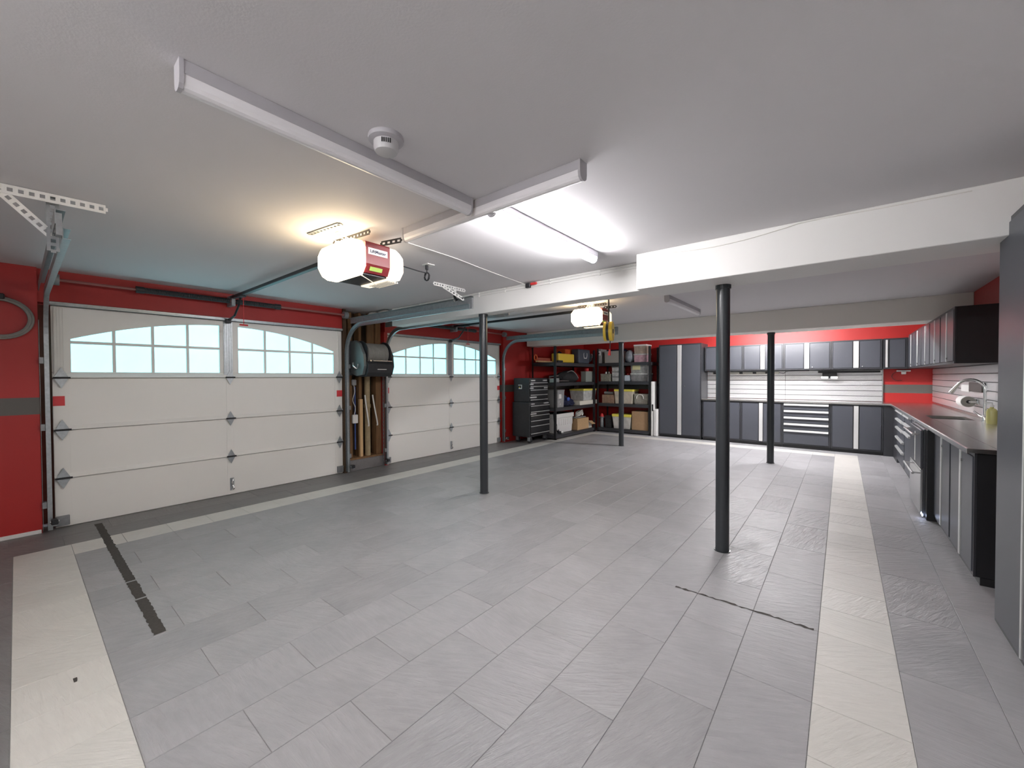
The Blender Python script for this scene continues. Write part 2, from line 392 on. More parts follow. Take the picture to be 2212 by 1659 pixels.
def tile_bm(bm, cx, cy, sx, sy):
    g, b = 0.0011, 0.0012
    hx, hy = sx/2-g, sy/2-g
    lo = [bm.verts.new((cx+a*hx, cy+c*hy, -0.008)) for a, c in ((-1, -1), (1, -1), (1, 1), (-1, 1))]
    mi = [bm.verts.new((cx+a*hx, cy+c*hy, -b)) for a, c in ((-1, -1), (1, -1), (1, 1), (-1, 1))]
    hi = [bm.verts.new((cx+a*(hx-b), cy+c*(hy-b), 0)) for a, c in ((-1, -1), (1, -1), (1, 1), (-1, 1))]
    for A, C in ((lo, mi), (mi, hi)):
        for k in range(4): bm.faces.new((A[k], A[(k+1) % 4], C[(k+1) % 4], C[k]))
    bm.faces.new(hi)
TM = {'g': M_TILE, 'w': M_TILEW, 'd': M_TILED}
vis = sorted([(seen(t[0], t[1])/math.sqrt(t[2]*t[3]), i) for i, t in enumerate(tiles) if seen(t[0], t[1])])
single = {i for _, i in vis[:296]}
cache = {}
for i, (cx, cy, sx, sy, m) in enumerate(tiles):
    if i in single:
        key = (sx, sy, m)
        if key not in cache:
            bm = bmesh.new(); tile_bm(bm, 0, 0, sx, sy); me = bpy.data.meshes.new('tile'); bm.to_mesh(me); bm.free(); me.materials.append(TM[m]); cache[key] = me
        o = bpy.data.objects.new('tile', cache[key]); COL.objects.link(o); o.parent = fl; o.location = (cx, cy, 0)
for m in 'gwd':
    bm = bmesh.new(); n = 0
    for i, t in enumerate(tiles):
        if i not in single and t[4] == m: tile_bm(bm, *t[:4]); n += 1
    if n:
        me = bpy.data.meshes.new('far_tiles'); bm.to_mesh(me); me.materials.append(TM[m])
        o = bpy.data.objects.new('far_tiles', me); COL.objects.link(o); o.parent = fl; o['kind'] = 'stuff'
    bm.free()
# dark worn patches: a tar-filled saw cut near door 1, a fine broken line by the front column
def ragged(name, x0, x1, yc, hw, jit, m, gaps=()):
    bm = bmesh.new(); rnd = random.Random(3); n = int((x1-x0)/0.02)
    row = [(x0+(x1-x0)*i/n, yc-hw+rnd.uniform(-jit, jit), yc+hw+rnd.uniform(-jit, jit)) for i in range(n+1)]
    for a, b in zip(row, row[1:]):
        if any(g0 < a[0] < g1 for g0, g1 in gaps): continue
        v = [bm.verts.new(p) for p in ((a[0], a[1], 0.0012), (b[0], b[1], 0.0012), (b[0], b[2], 0.0012), (a[0], a[2], 0.0012))]
        bm.faces.new(v)
    me = bpy.data.meshes.new(name); bm.to_mesh(me); bm.free(); me.materials.append(m)
    o = bpy.data.objects.new(name, me); COL.objects.link(o); o.parent = fl; return o
ragged('tar_patch', -5.50, -2.86, 0.475, 0.026, 0.004, M_TAR, ((-3.77, -3.75), (-3.425, -3.41)))
ragged('crack_line', -0.84, -0.11, 2.722, 0.008, 0.008, M_TAR, ((-0.47, -0.455),))
sp_ = P(163, 1469, 'z', 0); ragged('stain', sp_.x-0.02, sp_.x+0.02, sp_.y, 0.006, 0.002, M_TAR)

# ------------------------------------------------------------------ ceiling, walls, beams
tag(B().box(-5.9, XR+0.1, YF-0.1, YB+0.1, ZC, ZC+0.1).out('ceiling', M_CEIL), 'off-white painted flat garage ceiling', None, kind='structure')
wl = thing('wall_left', (XW, 0, 0), 'red garage door wall with a grey stripe', None, kind='structure')
B().box(XW-0.25, XW, YF, 0.13, 0, ZC).box(XW-0.25, XW, 6.53, YB, 0, ZC).out('wall_face', M_RED, wl)
B().box(XW-0.25, XW-0.05, 0.13, 3.02, 2.08, ZC).box(XW-0.25, XW-0.05, 3.70, 6.53, 2.08, ZC).out('header', M_REDPLAIN, wl)
B().box(XW-0.25, XW-0.02, 2.992, 3.035, 0, ZC).out('jamb', M_DBROWN, wl); B().box(XW-0.25, XW-0.02, 3.665, 3.725, 0, 2.1).out('jamb', M_REDPLAIN, wl)
B().box(XW-0.02, XW+0.012, YF, 0.125, 0.0, 0.035, 0.004).out('curb_strip', M_WHITE, wl)
B().box(-5.95, -5.90, 0.1, 6.6, 0, ZC).out('outer_sheathing', M_DBROWN, wl)
tag(B().box(-5.9, XR+0.1, YB, YB+0.12, 0, ZC).out('wall_back', M_RED), 'red back wall with a grey stripe behind the cabinets', None, kind='structure')
wr = thing('wall_right', (XR, 4, 0), 'red side wall behind the sink counter', None, kind='structure')
B().box(XR, XR+0.12, 2.4, YB, 0, ZC).out('wall_face', M_RED, wr); B().box(XR, XR+0.12, YF, 2.4, 0, ZC).out('white_wall_face', M_WHITE, wr)
tag(B().box(-5.9, XR+0.1, YF-0.1, YF, 0, ZC).out('wall_front', M_WHITE), 'plain white wall behind the viewer', None, kind='structure')
tag(B().box(-5.05, -1.2, 3.45, 3.64, 2.13, ZC, 0.004).out('trim_1', M_WHITE), 'white boxed ceiling beam between the two door bays', None, kind='structure')
tag(B().box(-1.31, XR, 3.22, 3.62, 2.095, ZC, 0.004).out('trim_2', M_WHITE), 'deep white duct soffit above the front column', None, kind='structure')
tb = B().box(-5.50, XR, 7.27, 7.68, 2.072, ZC, 0.004).box(-1.15, XR, 7.675, 7.74, 2.0725, ZC)
tag(tb.out('trim_3', mat('cream_beam_paint', (0.82, 0.78, 0.73), 0.6)), 'cream ceiling beam in front of the back cabinets', None, kind='structure')
# exposed stud bay between the doors
sb = thing('wall_cavity', (-5.75, 3.35, 0), 'open stud bay of bare brown framing between the doors', None, kind='structure')
B().box(-5.89, -5.87, 3.035, 3.665, 0.15, ZC).out('sheathing', M_DBROWN, sb)
B().box(-5.89, -5.60, 3.035, 3.665, 0.0, 0.16, 0.006).out('curb', M_CONC, sb)
B().box(-5.88, -5.63, 3.04, 3.66, 0.16, 0.185).out('sill_plate', M_WOOD, sb)
for y0, y1, x1, m in ((3.04, 3.085, -5.66, M_WOOD), (3.14, 3.20, -5.72, M_WOOD), (3.30, 3.345, -5.70, M_WOOD), (3.56, 3.655, -5.66, M_WOOD)):
    B().box(x1-0.14, x1, y0, y1, 0.185, 2.37, 0.003).out('stud', m, sb)
B().box(-5.70, -5.655, 3.285, 3.335, 0.185, 1.06, 0.003).out('new_stud', M_WOODL, sb)
B().box(-5.73, -5.69, 3.44, 3.56, 1.45, 2.37, 0.003).out('stud', M_WOOD, sb)
tag(B().cyl((-5.69, 3.43, 0.186), (-5.69, 3.43, 1.9), 0.042, 18).lathe((-5.69, 3.43, 0.95), [(0.048, -0.03), (0.052, -0.02), (0.052, 0.02), (0.048, 0.03)]).out('drain_pipe', M_PIPE, None, True),
    'tan vertical drain pipe in the open stud bay', 'pipe')
tag(B().cyl((-5.71, 3.235, 0.30), (-5.71, 3.235, 1.25), 0.012, 10).out('blue_pipe', M_BLUE, None, True), 'thin blue pipe upright in the open stud bay', 'pipe')
for k, (y, dy) in enumerate(((3.36, 0.06), (3.49, 0.08))):
    tag(B().tube(spline([(-5.64, y, 1.12), (-5.64, y+dy*0.35, 0.95), (-5.64, y+dy, 0.68), (-5.65, y+dy, 0.64)]), 0.011, 8).out('white_tubing', M_PLASTW, None, True),
        ('white plastic tube bent against the left side of the drain pipe', 'white plastic tube bent down right of the drain pipe')[k], 'tube')
t = thing('outlet_box', (-5.655, 3.21, 0.70), 'white outlet box with cord in the stud bay', 'outlet box')
B().box(-5.70, -5.655, 3.17, 3.255, 0.70, 0.83, 0.006).out('box', M_PLASTW, t)
B().tube(spline([(-5.67, 3.20, 0.83), (-5.67, 3.22, 0.93), (-5.67, 3.18, 1.05), (-5.67, 3.21, 1.17), (-5.67, 3.20, 1.27)]), 0.005, 6).out('cord', M_CORD, t, True)
B().box(-5.70, -5.66, 3.17, 3.24, 1.27, 1.36, 0.01).out('splice', M_GREYP, t)
# pipe wrap at the end of the beam
t = thing('wrapped_pipe', (-5.3, 3.4, 2.2), 'lumpy white wrapped pipe where the beam meets the door wall', 'pipe')
B().blob((-5.48, 3.42, 2.29), 0.10, 0.09, 0.09, 0.06, 3, 2).out('wrap', M_WRAP, t, True)
B().blob((-5.22, 3.45, 2.29), 0.17, 0.10, 0.09, 0.05, 3, 5).out('wrap', M_WRAP, t, True)

# ------------------------------------------------------------------ steel columns
for (px, py), zt, lab in (((1560, 1194), 2.095, 'dark steel column nearest the camera under the duct soffit'), ((1046, 1067), 2.13, 'dark steel column in front of the second garage door'),
                          ((1664, 1001), 2.072, 'dark steel column in front of the workbench drawers'), ((1342, 964), 2.075, 'dark steel column in front of the storage shelves')):
    q = P(px, py, 'z', 0); d = Vector((q.x, q.y, 0)).normalized(); c = Vector((q.x, q.y, 0))+d*0.05
    t = thing('support_column', c, lab, 'column', 'steel support columns')
    B().cyl(c, c+Vector((0, 0, zt-0.012)), 0.049, 28).out('pole', M_POST, t, True)
    B().cyl(c+Vector((0, 0, zt-0.03)), c+Vector((0, 0, zt)), 0.056, 28).out('cap', M_POST, t, True)
    B().cyl(c, c+Vector((0, 0, 0.006)), 0.058, 28).out('base_ring', M_POST, t, True)

# ------------------------------------------------------------------ garage doors
YM = (D0+D1)/2
dr = thing('door_1', (XD, YM, 0), 'white sectional garage door with arched windows, nearest', None, kind='structure')
ZJ = [0.0, 0.455, 0.905, 1.39]
def archz(y): return 2.0-0.24*((y-YM)/1.27)**2
for z0, z1 in zip(ZJ, ZJ[1:]):
    b = B().box(XD-0.05, XD, D0, D1, z0+0.002, z1-0.002, 0.006)
    if z0 > 0: b.prism([(XD-0.005, z0+0.045), (XD, z0+0.045), (XD+0.022, z0+0.012), (XD+0.022, z0+0.004), (XD-0.005, z0+0.004)], 'y', D0, D1)
    b.box(XD-0.01, XD+0.004, D0, D0+0.105, z0+0.006, z1-0.004, 0.001).box(XD-0.01, XD+0.004, D1-0.105, D1, z0+0.006, z1-0.004, 0.001)
    b.box(XD-0.01, XD+0.004, YM-0.035, YM+0.035, z0+0.006, z1-0.036, 0.001)
    b.out('panel', M_DOOR, dr)
WB, WM, HW0, HW1 = 1.45, 1.73, 0.095, 1.27
b = B().box(XD-0.05, XD, D0, D1, 1.392, WB, 0.004).prism([(XD-0.005, 1.437), (XD, 1.437), (XD+0.022, 1.404), (XD+0.022, 1.396), (XD-0.005, 1.396)], 'y', D0, D1)
b.box(XD-0.05, XD, D0, YM-HW1, WB, 2.06).box(XD-0.05, XD, YM+HW1, D1, WB, 2.06).box(XD-0.05, XD, YM-HW0, YM+HW0, WB, 2.06)
for s in (-1, 1):
    ys = [YM+s*(HW0+(HW1-HW0)*i/16) for i in range(17)]
    b.prism([(y, archz(y)) for y in ys]+[(ys[-1], 2.06), (ys[0], 2.06)], 'x', XD-0.05, XD)
top = b.out('window_panel', M_DOOR, dr)
for s in (-1, 1):
    e = [YM+s*(HW0+(HW1-HW0)*k/4) for k in range(5)]
    B().box(XD-0.035, XD-0.002, e[0], e[4], WM-0.014, WM+0.014, 0.003).out('muntin', M_DOOR, top)
    for k in (1, 2, 3): B().box(XD-0.035, XD-0.004, e[k]-0.013, e[k]+0.013, WB, archz(e[k])+0.004, 0.003).out('muntin', M_DOOR, top)
    for k in range(4):
        ya, yb = sorted((e[k], e[k+1]))
        B().box(XD-0.032, XD-0.026, ya, yb, WB, WM).out('pane', M_PANE, top)
        yy = [ya+(yb-ya)*i/5 for i in range(6)]
        B().prism([(y, archz(y)) for y in yy]+[(yb, WM), (ya, WM)], 'x', XD-0.032, XD-0.026).out('pane', M_PANE, top)
B().box(XD, XD+0.035, D0-0.01, D1+0.01, 2.062, 2.095, 0.003).box(XD+0.03, XD+0.045, D0-0.01, D1+0.01, 2.075, 2.082).box(XD-0.03, XD, D0, D1, 2.055, 2.10).out('strut', M_GALV, dr)
for y0, y1 in ((YM-0.055, YM+0.035), (D0+0.01, D0+0.085), (D1-0.06, D1-0.015)):
    b = B().box(XD, XD+0.008, y0, y1, 1.42, 2.055)
    for k in range(4): yy = y0+(y1-y0)*(k+0.5)/4; b.box(XD+0.006, XD+0.014, yy-0.004, yy+0.004, 1.44, 2.05)
    b.out('stile_brace', M_GALV if y0 > D0+0.5 and y1 < D1-0.5 else M_DOOR, dr)
def hinge(y, z, s):
    h = B().prism([(y-0.042*s, z), (y, z-0.085*s), (y+0.042*s, z), (y, z+0.085*s)], 'x', XD+0.0225, XD+0.027).out('hinge', M_GALV, dr)
    B().cyl((XD+0.030, y-0.045*s, z), (XD+0.030, y+0.05*s, z), 0.009, 10).out('pin', M_DARK, h)
for z in ZJ[1:]:
    for y, s in ((YM+0.0, 1.0), (D0+0.055, 1.15), (D1-0.05, 1.05)): hinge(y, z+0.005, s)
B().box(XD, XD+0.03, D0, D0+0.09, 0.02, 0.11, 0.004).out('corner_bracket', M_GALVD, dr)
B().box(XD, XD+0.03, D1-0.09, D1, 0.02, 0.11, 0.004).out('corner_bracket', M_GALVD, dr)
B().box(XD+0.001, XD+0.006, D0-0.0, D0+0.075, 1.135, 1.225).out('sticker', M_STICK, dr)
B().box(XD+0.001, XD+0.006, D1-0.08, D1, 1.115, 1.205).out('sticker', M_STICK, dr)
B().tube(spline([(XD+0.012, YM+0.02, 0.19), (XD+0.04, YM+0.01, 0.185), (XD+0.045, YM+0.0, 0.15), (XD+0.02, YM+0.012, 0.12), (XD+0.035, YM+0.02, 0.08), (XD+0.01, YM+0.01, 0.06)]), 0.008, 8).out('lift_handle', M_CHROME, dr, True)
B().box(XD+0.0, XD+0.006, YM-0.012, YM+0.03, 0.05, 0.20, 0.002).out('handle_plate', M_GALV, dr)
d2 = copy_tree(dr); d2.name = 'door_2'; d2.location.y += DDY; d2['label'] = 'white sectional garage door with arched windows, farther, behind a column'

# ------------------------------------------------------------------ torsion springs above the doors
def torsion(dy, lab):
    t = thing('torsion_spring_bar', (-5.47, YM+dy, 2.25), lab, 'spring bar', 'torsion bars over the garage doors')
    B().cyl((-5.47, D0-0.02+dy, 2.275), (-5.47, D1+0.02+dy, 2.275), 0.0125, 12).out('shaft', mat('red_painted_steel', (0.30, 0.10, 0.09), 0.4), t, True)
    for y0, y1 in ((0.80, YM-0.03), (YM+0.03, 2.08)):
        b = B(); n = int((y1-y0)/0.02)
        b.lathe((-5.47, y0+dy, 2.275), [(0.014, 0)]+[(0.030 if i % 2 else 0.0265, 0.004+(y1-y0-0.008)*i/(2*n)) for i in range(2*n+1)]+[(0.014, y1-y0)], 14, 'y')
        b.out('spring', M_DARK, t)
        e = y0 if y0 < YM-0.2 else y1
        B().cyl((-5.47, e-0.03+dy, 2.275), (-5.47, e+0.03+dy, 2.275), 0.034, 14).out('winding_cone', M_DARK, t)
    for y in (D0+0.02, D1-0.02):
        B().cyl((-5.47, y-0.03+dy, 2.275), (-5.47, y+0.03+dy, 2.275), 0.05, 20).out('cable_drum', M_GALVD, t, True)
    B().box(XW-0.05, -5.44, YM-0.02+dy, YM+0.02+dy, 2.22, 2.34, 0.004).out('center_bracket', M_GALVD, t)
    return t
torsion(0, 'dark torsion spring bar over the nearest garage door'); torsion(DDY, 'dark torsion spring bar over the farther garage door')

# ------------------------------------------------------------------ door tracks
ZT = 2.13
def ribbon(b, path, y0, y1, h0, h1):
    """sweep a rectangle (y0..y1 by h0..h1 along the path normal) along a path in the x-z plane"""
    rings = []
    n = len(path)
    for i, p in enumerate(path):
        a, c = path[max(0, i-1)], path[min(n-1, i+1)]; tx, tz = c[0]-a[0], c[1]-a[1]; L = math.hypot(tx, tz); nx, nz = tz/L, -tx/L
        rings.append([b.bm.verts.new((p[0]+nx*h, y, p[1]+nz*h)) for y, h in ((y0, h0), (y1, h0), (y1, h1), (y0, h1))])
    for A, C in zip(rings, rings[1:]):
        for k in range(4): b.bm.faces.new((A[k], A[(k+1) % 4], C[(k+1) % 4], C[k]))
    b.bm.faces.new(rings[0][::-1]); b.bm.faces.new(rings[-1])
    bmesh.ops.recalc_face_normals(b.bm, faces=b.bm.faces[:])
def track(y, side, lab, xend=-3.05, hang=None):
    """side = +1 when the door lies on the +y side of the track"""
    t = thing('door_track', (-5.53, y, 0), lab, 'track', 'garage door tracks')
    R = 0.40
    path = [(-5.55, 0.02), (-5.55, ZT-R)]+[(-5.55+R-R*math.cos(math.radians(a)), ZT-R+R*math.sin(math.radians(a))) for a in range(9, 91, 9)]+[(xend, ZT)]
    ya = y-0.002*side
    k = 2
    v = B(); ribbon(v, path[:2], ya-0.002, ya+0.002, -0.027, 0.027)
    for h in (-0.027, 0.025): ribbon(v, path[:2], *sorted((ya, ya+0.028*side)), h, h+0.003)
    v.out('vertical_rail', M_GALV, t)
    c = B(); ribbon(c, path[1:-1], ya-0.002, ya+0.002, -0.027, 0.027)
    for h in (-0.027, 0.025): ribbon(c, path[1:-1], *sorted((ya, ya+0.028*side)), h, h+0.003)
    c.out('curve', M_GALV, t)
    hrz = B(); ribbon(hrz, path[-2:], ya-0.002, ya+0.002, -0.027, 0.027)
    for h in (-0.027, 0.025): ribbon(hrz, path[-2:], *sorted((ya, ya+0.028*side)), h, h+0.003)
    hrz.out('horizontal_rail', M_GALV, t)
    a = B().box(-5.50, xend+0.03, y-0.030*side, y-0.026*side, ZT+0.035, ZT+0.105).box(-5.50, xend+0.03, y-0.030*side, y+0.008*side, ZT+0.105, ZT+0.109)
    a.out('angle_iron', M_GALVD, t)
    B().box(xend-0.03, xend+0.03, y-0.026*side, y-0.005*side, ZT-0.02, ZT+0.09).out('end_bracket', M_GALVD, t)
    for z in (0.25, 0.95, 1.55): B().box(XW-0.02, -5.525, y-0.035*side, y-0.005*side, z-0.03, z+0.03, 0.003).out('wall_bracket', M_GALVD, t)
    B().perf((-5.575, y-0.03*side, 0.02), (-5.575, y-0.03*side, 1.9), (0.02, 0, 0), (0, 0.0015, 0), 0.06).out('jamb_angle', M_GALVD, t)
    return t
T1 = track(0.165, 1, 'galvanised track left of the nearest garage door', -3.10)
T2 = track(3.035, -1, 'galvanised track right of the nearest garage door, left of the hose reel')
T3 = track(3.665, 1, 'galvanised track left of the farther garage door, right of the hose reel')
T4 = track(6.53, -1, 'galvanised track beside the black tool chest', -3.02)
B().perf((-3.31, -0.06, ZC-0.028), (-3.28, 0.34, ZC-0.028), (0, 0, 0.024), (0.002, 0, 0)).out('ceiling_strap', M_PLASTW, T1)
B().perf((-3.305, -0.05, ZC-0.03), (-3.345, 0.13, 2.17), (0, 0.015, 0.015), (0.002, 0, 0)).out('diagonal_strap', M_PLASTW, T1)
B().perf((-3.34, 0.140, ZC-0.006), (-3.34, 0.140, 2.08), (0, 0.024, 0), (0.002, 0, 0)).out('drop_strap', M_GALVD, T1)
a1, a2 = P(937, 612, 'z', ZC-0.02), P(1004, 628, 'z', ZC-0.02)
B().perf(a1, a2, (0, 0, 0.019), (0.002, 0, 0)).out('ceiling_strap', M_PLASTW, T2)
m1 = a1.lerp(a2, 0.3)
B().perf((m1.x, m1.y, ZC-0.03), (-3.16, 3.06, 2.22), (0, 0.012, 0.016), (0.002, 0, 0)).out('diagonal_strap', M_PLASTW, T2)
m2 = a1.lerp(a2, 0.72); B().perf((m2.x, 3.06, ZC-0.01), (m2.x, 3.06, 2.22), (0, 0.02, 0), (0.002, 0, 0)).out('drop_strap', M_PLASTW, T2)
B().tube(spline([(m2.x, 3.03, 2.31), (m2.x+0.03, 3.03, 2.30), (m2.x+0.03, 3.03, 2.26), (m2.x+0.06, 3.03, 2.22)]), 0.014, 8).out('black_strap_end', M_BLACK, T2, True)
B().perf((-3.2, 3.60, 2.128), (-2.75, 3.60, 2.128), (0, 0.02, 0), (0, 0, 0.002)).out('ceiling_strap', M_PLASTW, T3)
B().perf((-3.2, 6.56, 2.37), (-3.2, 6.56, 2.2), (0.02, 0, 0), (0, 0.002, 0)).out('drop_strap', M_GALVD, T4)
# photo-eye sensors at the foot of the tracks
for y, lab in ((0.20, 'small black photo-eye sensor at the foot of the far-left door track'), (3.06, 'small black photo-eye sensor on the floor left of the stud bay curb'),
               (3.64, 'small black photo-eye sensor at the foot of the track right of the stud bay'), (6.55, 'small black photo-eye sensor at the foot of the track by the tool chest')):
    t = thing('photo_eye', (-5.47, y, 0.06), lab, 'sensor', 'door photo eyes')
    B().box(-5.51, -5.44, y-0.022, y+0.022, 0.08, 0.125, 0.006).out('body', M_BPLAST, t)
    B().cyl((-5.475, y-0.028, 0.102), (-5.475, y+0.028, 0.102), 0.012, 12).out('lens', M_CHROME, t)
    B().box(-5.545, -5.44, y-0.012, y+0.012, 0.07, 0.08).out('bracket', M_GALVD, t)

# ------------------------------------------------------------------ garage door openers
def opener(lab):
    xe, yc = -2.50, 1.60
    t = thing('garage_door_opener', (xe-0.2, yc, 2.05), lab, 'garage opener', 'garage door openers')
    # maroon motor cover: bevelled bottom edge
    prof = [(xe-0.42, 2.31), (xe-0.005, 2.31), (xe, 2.30), (xe, 2.16), (xe-0.03, 2.105), (xe-0.42, 2.105)]
    B().prism(prof, 'y', yc-0.095, yc+0.095).out('motor_cover', M_OPRED, t)
    B().box(xe-0.40, xe-0.05, yc-0.10, yc+0.10, 2.095, 2.105).out('base_plate', M_DARK, t)
    for s, m, nm in ((-1, M_BULB, 'light_lens'), (1, M_BULB2, 'light_lens')):
        b = B(); y0 = yc+s*0.097; y1 = yc+s*0.235
        secs = [(y0, 1.0), (y0+s*0.07, 1.0), (y0+s*0.115, 0.86), (y1, 0.62)]
        rings = []
        cx, cz, hx, hz = xe-0.21, 2.20, 0.215, 0.115
        for y, k in secs:
            pts = [(-1, -0.55), (-0.8, -1), (0.8, -1), (1, -0.55), (1, 0.55), (0.8, 1), (-0.8, 1), (-1, 0.55)]
            rings.append([b.bm.verts.new((cx+p[0]*hx*(0.5+0.5*k), y, cz+p[1]*hz*k)) for p in pts])
        for A, C in zip(rings, rings[1:]):
            for k in range(8): b.bm.faces.new((A[k], A[(k+1) % 8], C[(k+1) % 8], C[k]))
        b.bm.faces.new(rings[0][::-1]); b.bm.faces.new(rings[-1]); bmesh.ops.recalc_face_normals(b.bm, faces=b.bm.faces[:])
        ln = b.out(nm, m, t)
    g = B()
    for k in range(5): g.box(xe-0.30, xe-0.06, yc+0.115+0.02*k, yc+0.122+0.02*k, 2.078, 2.088)
    g.out('lens_grille', M_PLASTW, t)
    bd = B().box(xe, xe+0.003, yc-0.075, yc+0.075, 2.225, 2.27, 0.0008).out('badge', M_PLASTW, t)
    text('LiftMaster', 0.030, M_INK, bd, (xe+0.0036, yc, 2.247), (0, 1, 0), (0, 0, 1), 'lettering', 0.0006)
    nrm = Vector((0.055, 0, -0.03)).normalized(); mid = Vector((xe-0.015, yc, 2.1325))
    B().bar(mid+nrm*0.002+Vector((0, -0.055, 0)), mid+nrm*0.002+Vector((0, 0.04, 0)), Vector((0.03, 0, 0.055)).normalized()*0.014, nrm*0.0015).out('label', M_GREEN, t)
    B().tube(spline([(xe-0.10, yc-0.09, 2.10), (xe-0.06, yc-0.09, 2.085), (xe-0.02, yc-0.05, 2.05), (xe+0.01, yc-0.02, 2.02)]), 0.003, 6).out('antenna_wire', M_CORD, t, True)
    # rail to the door header, trolley, bent arm, release cord
    B().box(-5.50, xe-0.40, yc-0.02, yc+0.02, 2.300, 2.335, 0.004).out('rail', M_BLACK, t)
    B().box(-5.30, -5.12, yc-0.03, yc+0.03, 2.285, 2.30, 0.004).out('trolley', M_BPLAST, t)
    B().tube([(-5.22, yc, 2.285), (-5.28, yc, 2.20), (-5.38, yc-0.01, 2.10), (-5.52, yc-0.01, 2.075), (-5.58, yc-0.02, 2.07)], 0.012, 8).out('door_arm', M_BLACK, t)
    B().box(-5.60, -5.56, yc-0.045, yc+0.01, 2.03, 2.08, 0.004).out('arm_bracket', M_DARK, t)
    B().cyl((-5.16, yc+0.01, 2.285), (-5.16, yc+0.01, 1.98), 0.0035, 6).out('release_cord', M_REDP, t)
    B().cyl((-5.16, yc-0.03, 1.975), (-5.16, yc+0.05, 1.975), 0.009, 8).out('release_handle', M_REDP, t)
    # slotted angle irons on the ceiling
    B().perf((xe-0.36, yc-0.30, ZC-0.004), (xe-0.02, yc-0.26, ZC-0.004), (0, 0.02, 0), (0, 0, 0.003)).out('ceiling_angle', M_GALVD, t)
    B().perf((xe-0.34, yc-0.14, 2.352), (xe+0.06, yc-0.10, 2.352), (0, 0, 0.018), (0, 0.0015, 0)).out('slotted_angle', M_DARK, t)
    B().perf((xe-0.05, yc+0.06, 2.335), (xe+0.10, yc+0.12, 2.345), (0, 0, 0.018), (0, 0.0015, 0)).out('slotted_angle', M_DARK, t)
    B().perf((xe-0.34, yc+0.06, 2.31), (xe-0.34, yc+0.06, ZC-0.006), (0.018, 0, 0), (0, 0.0015, 0)).out('slotted_angle', M_DARK, t)
    c = Vector((xe-0.12, yc-0.20, 2.335)); pts = []
    for i in range(40):
        a = i*0.5; pts.append(c+Vector((0.045*math.cos(a)+0.02*math.sin(a*0.31), 0.035*math.sin(a), 0.02*math.sin(a*0.7))))
    B().tube(pts, 0.003, 6).out('wire_bundle', M_CORD, t, True)
    return t
OP = opener('lit maroon garage door opener nearest, with green label')
O2 = copy_tree(OP); O2.location.y += 3.48; O2['label'] = 'lit maroon garage door opener farther back, above the yellow reel'

# ------------------------------------------------------------------ fluorescent fixtures
def fixture(x0, x1, y0, y1, lab, lit=None, h=0.09, wd=0.06):
    along = 'y' if (y1-y0) > (x1-x0) else 'x'
    cx, cy = (x0+x1)/2, (y0+y1)/2
    t = thing('fluorescent_light', (cx, cy, ZC-h), lab, 'ceiling light', 'tube lights on the ceiling')
    if along == 'y':
        B().box(cx-wd/2, cx+wd/2, y0+0.01, y1-0.01, ZC-h*0.5, ZC, 0.002).out('housing', M_FIX, t)
        pr = [(cx-wd/2+0.002, ZC-h*0.5)]+[(cx+(wd/2-0.002)*math.sin(a)*1.0, ZC-h*0.55-h*0.45*math.cos(a)**0.6) for a in [math.radians(d) for d in (-88, -70, -45, -20, 0, 20, 45, 70, 88)]]+[(cx+wd/2-0.002, ZC-h*0.5)]
        B().prism(pr, 'y', y0+0.012, y1-0.012).out('diffuser', lit if lit else M_LENS, t)
        for a, c in ((y0, y0+0.012), (y1-0.012, y1)):
            pp = [(cx-wd/2-0.002, ZC)]+[(cx+(wd/2+0.002)*math.sin(q), ZC-h*0.55-h*0.46*max(0, math.cos(q))**0.6) for q in [math.radians(d) for d in (-88, -60, -30, 0, 30, 60, 88)]]+[(cx+wd/2+0.002, ZC)]
            B().prism(pp, 'y', a, c).out('end_cap', M_FIX, t)
    else:
        B().box(x0+0.01, x1-0.01, cy-wd/2, cy+wd/2, ZC-h*0.5, ZC, 0.002).out('housing', M_FIX, t)
        pr = [(cy-wd/2+0.002, ZC-h*0.5)]+[(cy+(wd/2-0.002)*math.sin(a), ZC-h*0.55-h*0.45*math.cos(a)**0.6) for a in [math.radians(d) for d in (-88, -70, -45, -20, 0, 20, 45, 70, 88)]]+[(cy+wd/2-0.002, ZC-h*0.5)]
        B().prism(pr, 'x', x0+0.012, x1-0.012).out('diffuser', lit if lit else M_LENS, t)
        for a, c in ((x0, x0+0.012), (x1-0.012, x1)):
            pp = [(cy-wd/2-0.002, ZC)]+[(cy+(wd/2+0.002)*math.sin(q), ZC-h*0.55-h*0.46*max(0, math.cos(q))**0.6) for q in [math.radians(d) for d in (-88, -60, -30, 0, 30, 60, 88)]]+[(cy+wd/2+0.002, ZC)]
            B().prism(pp, 'x', a, c).out('end_cap', M_FIX, t)
    return t
ea = P(388, 118, 'z', ZC); eb = P(1028, 430, 'z', ZC)
fixture(-1.66, -1.60, ea.y, eb.y-0.02, 'unlit white tube light nearest the camera, beside the smoke detector')
ec = P(1249, 338, 'z', ZC); ed = P(880, 497, 'z', ZC)
fixture(ed.x, ec.x, 1.645, 1.705, 'unlit white tube light running crosswise at the end of the first')
ee = P(1291, 543, 'z', ZC)
fixture(ee.x-0.06, ee.x, 1.715, ee.y, 'glowing white tube light in front of the beam', M_LIT)
fixture(-1.70, -1.64, 5.05, 6.45, 'unlit white tube light behind the duct soffit')
fixture(-1.75, -0.35, 8.32, 8.38, 'glowing white tube light hidden behind the cream beam', M_LITB)
fixture(-1.75, -0.35, -0.96, -0.90, 'glowing white fill tube added behind the viewer, out of view', M_FILL)  # unseen fixture, added to brighten the near floor and ceiling

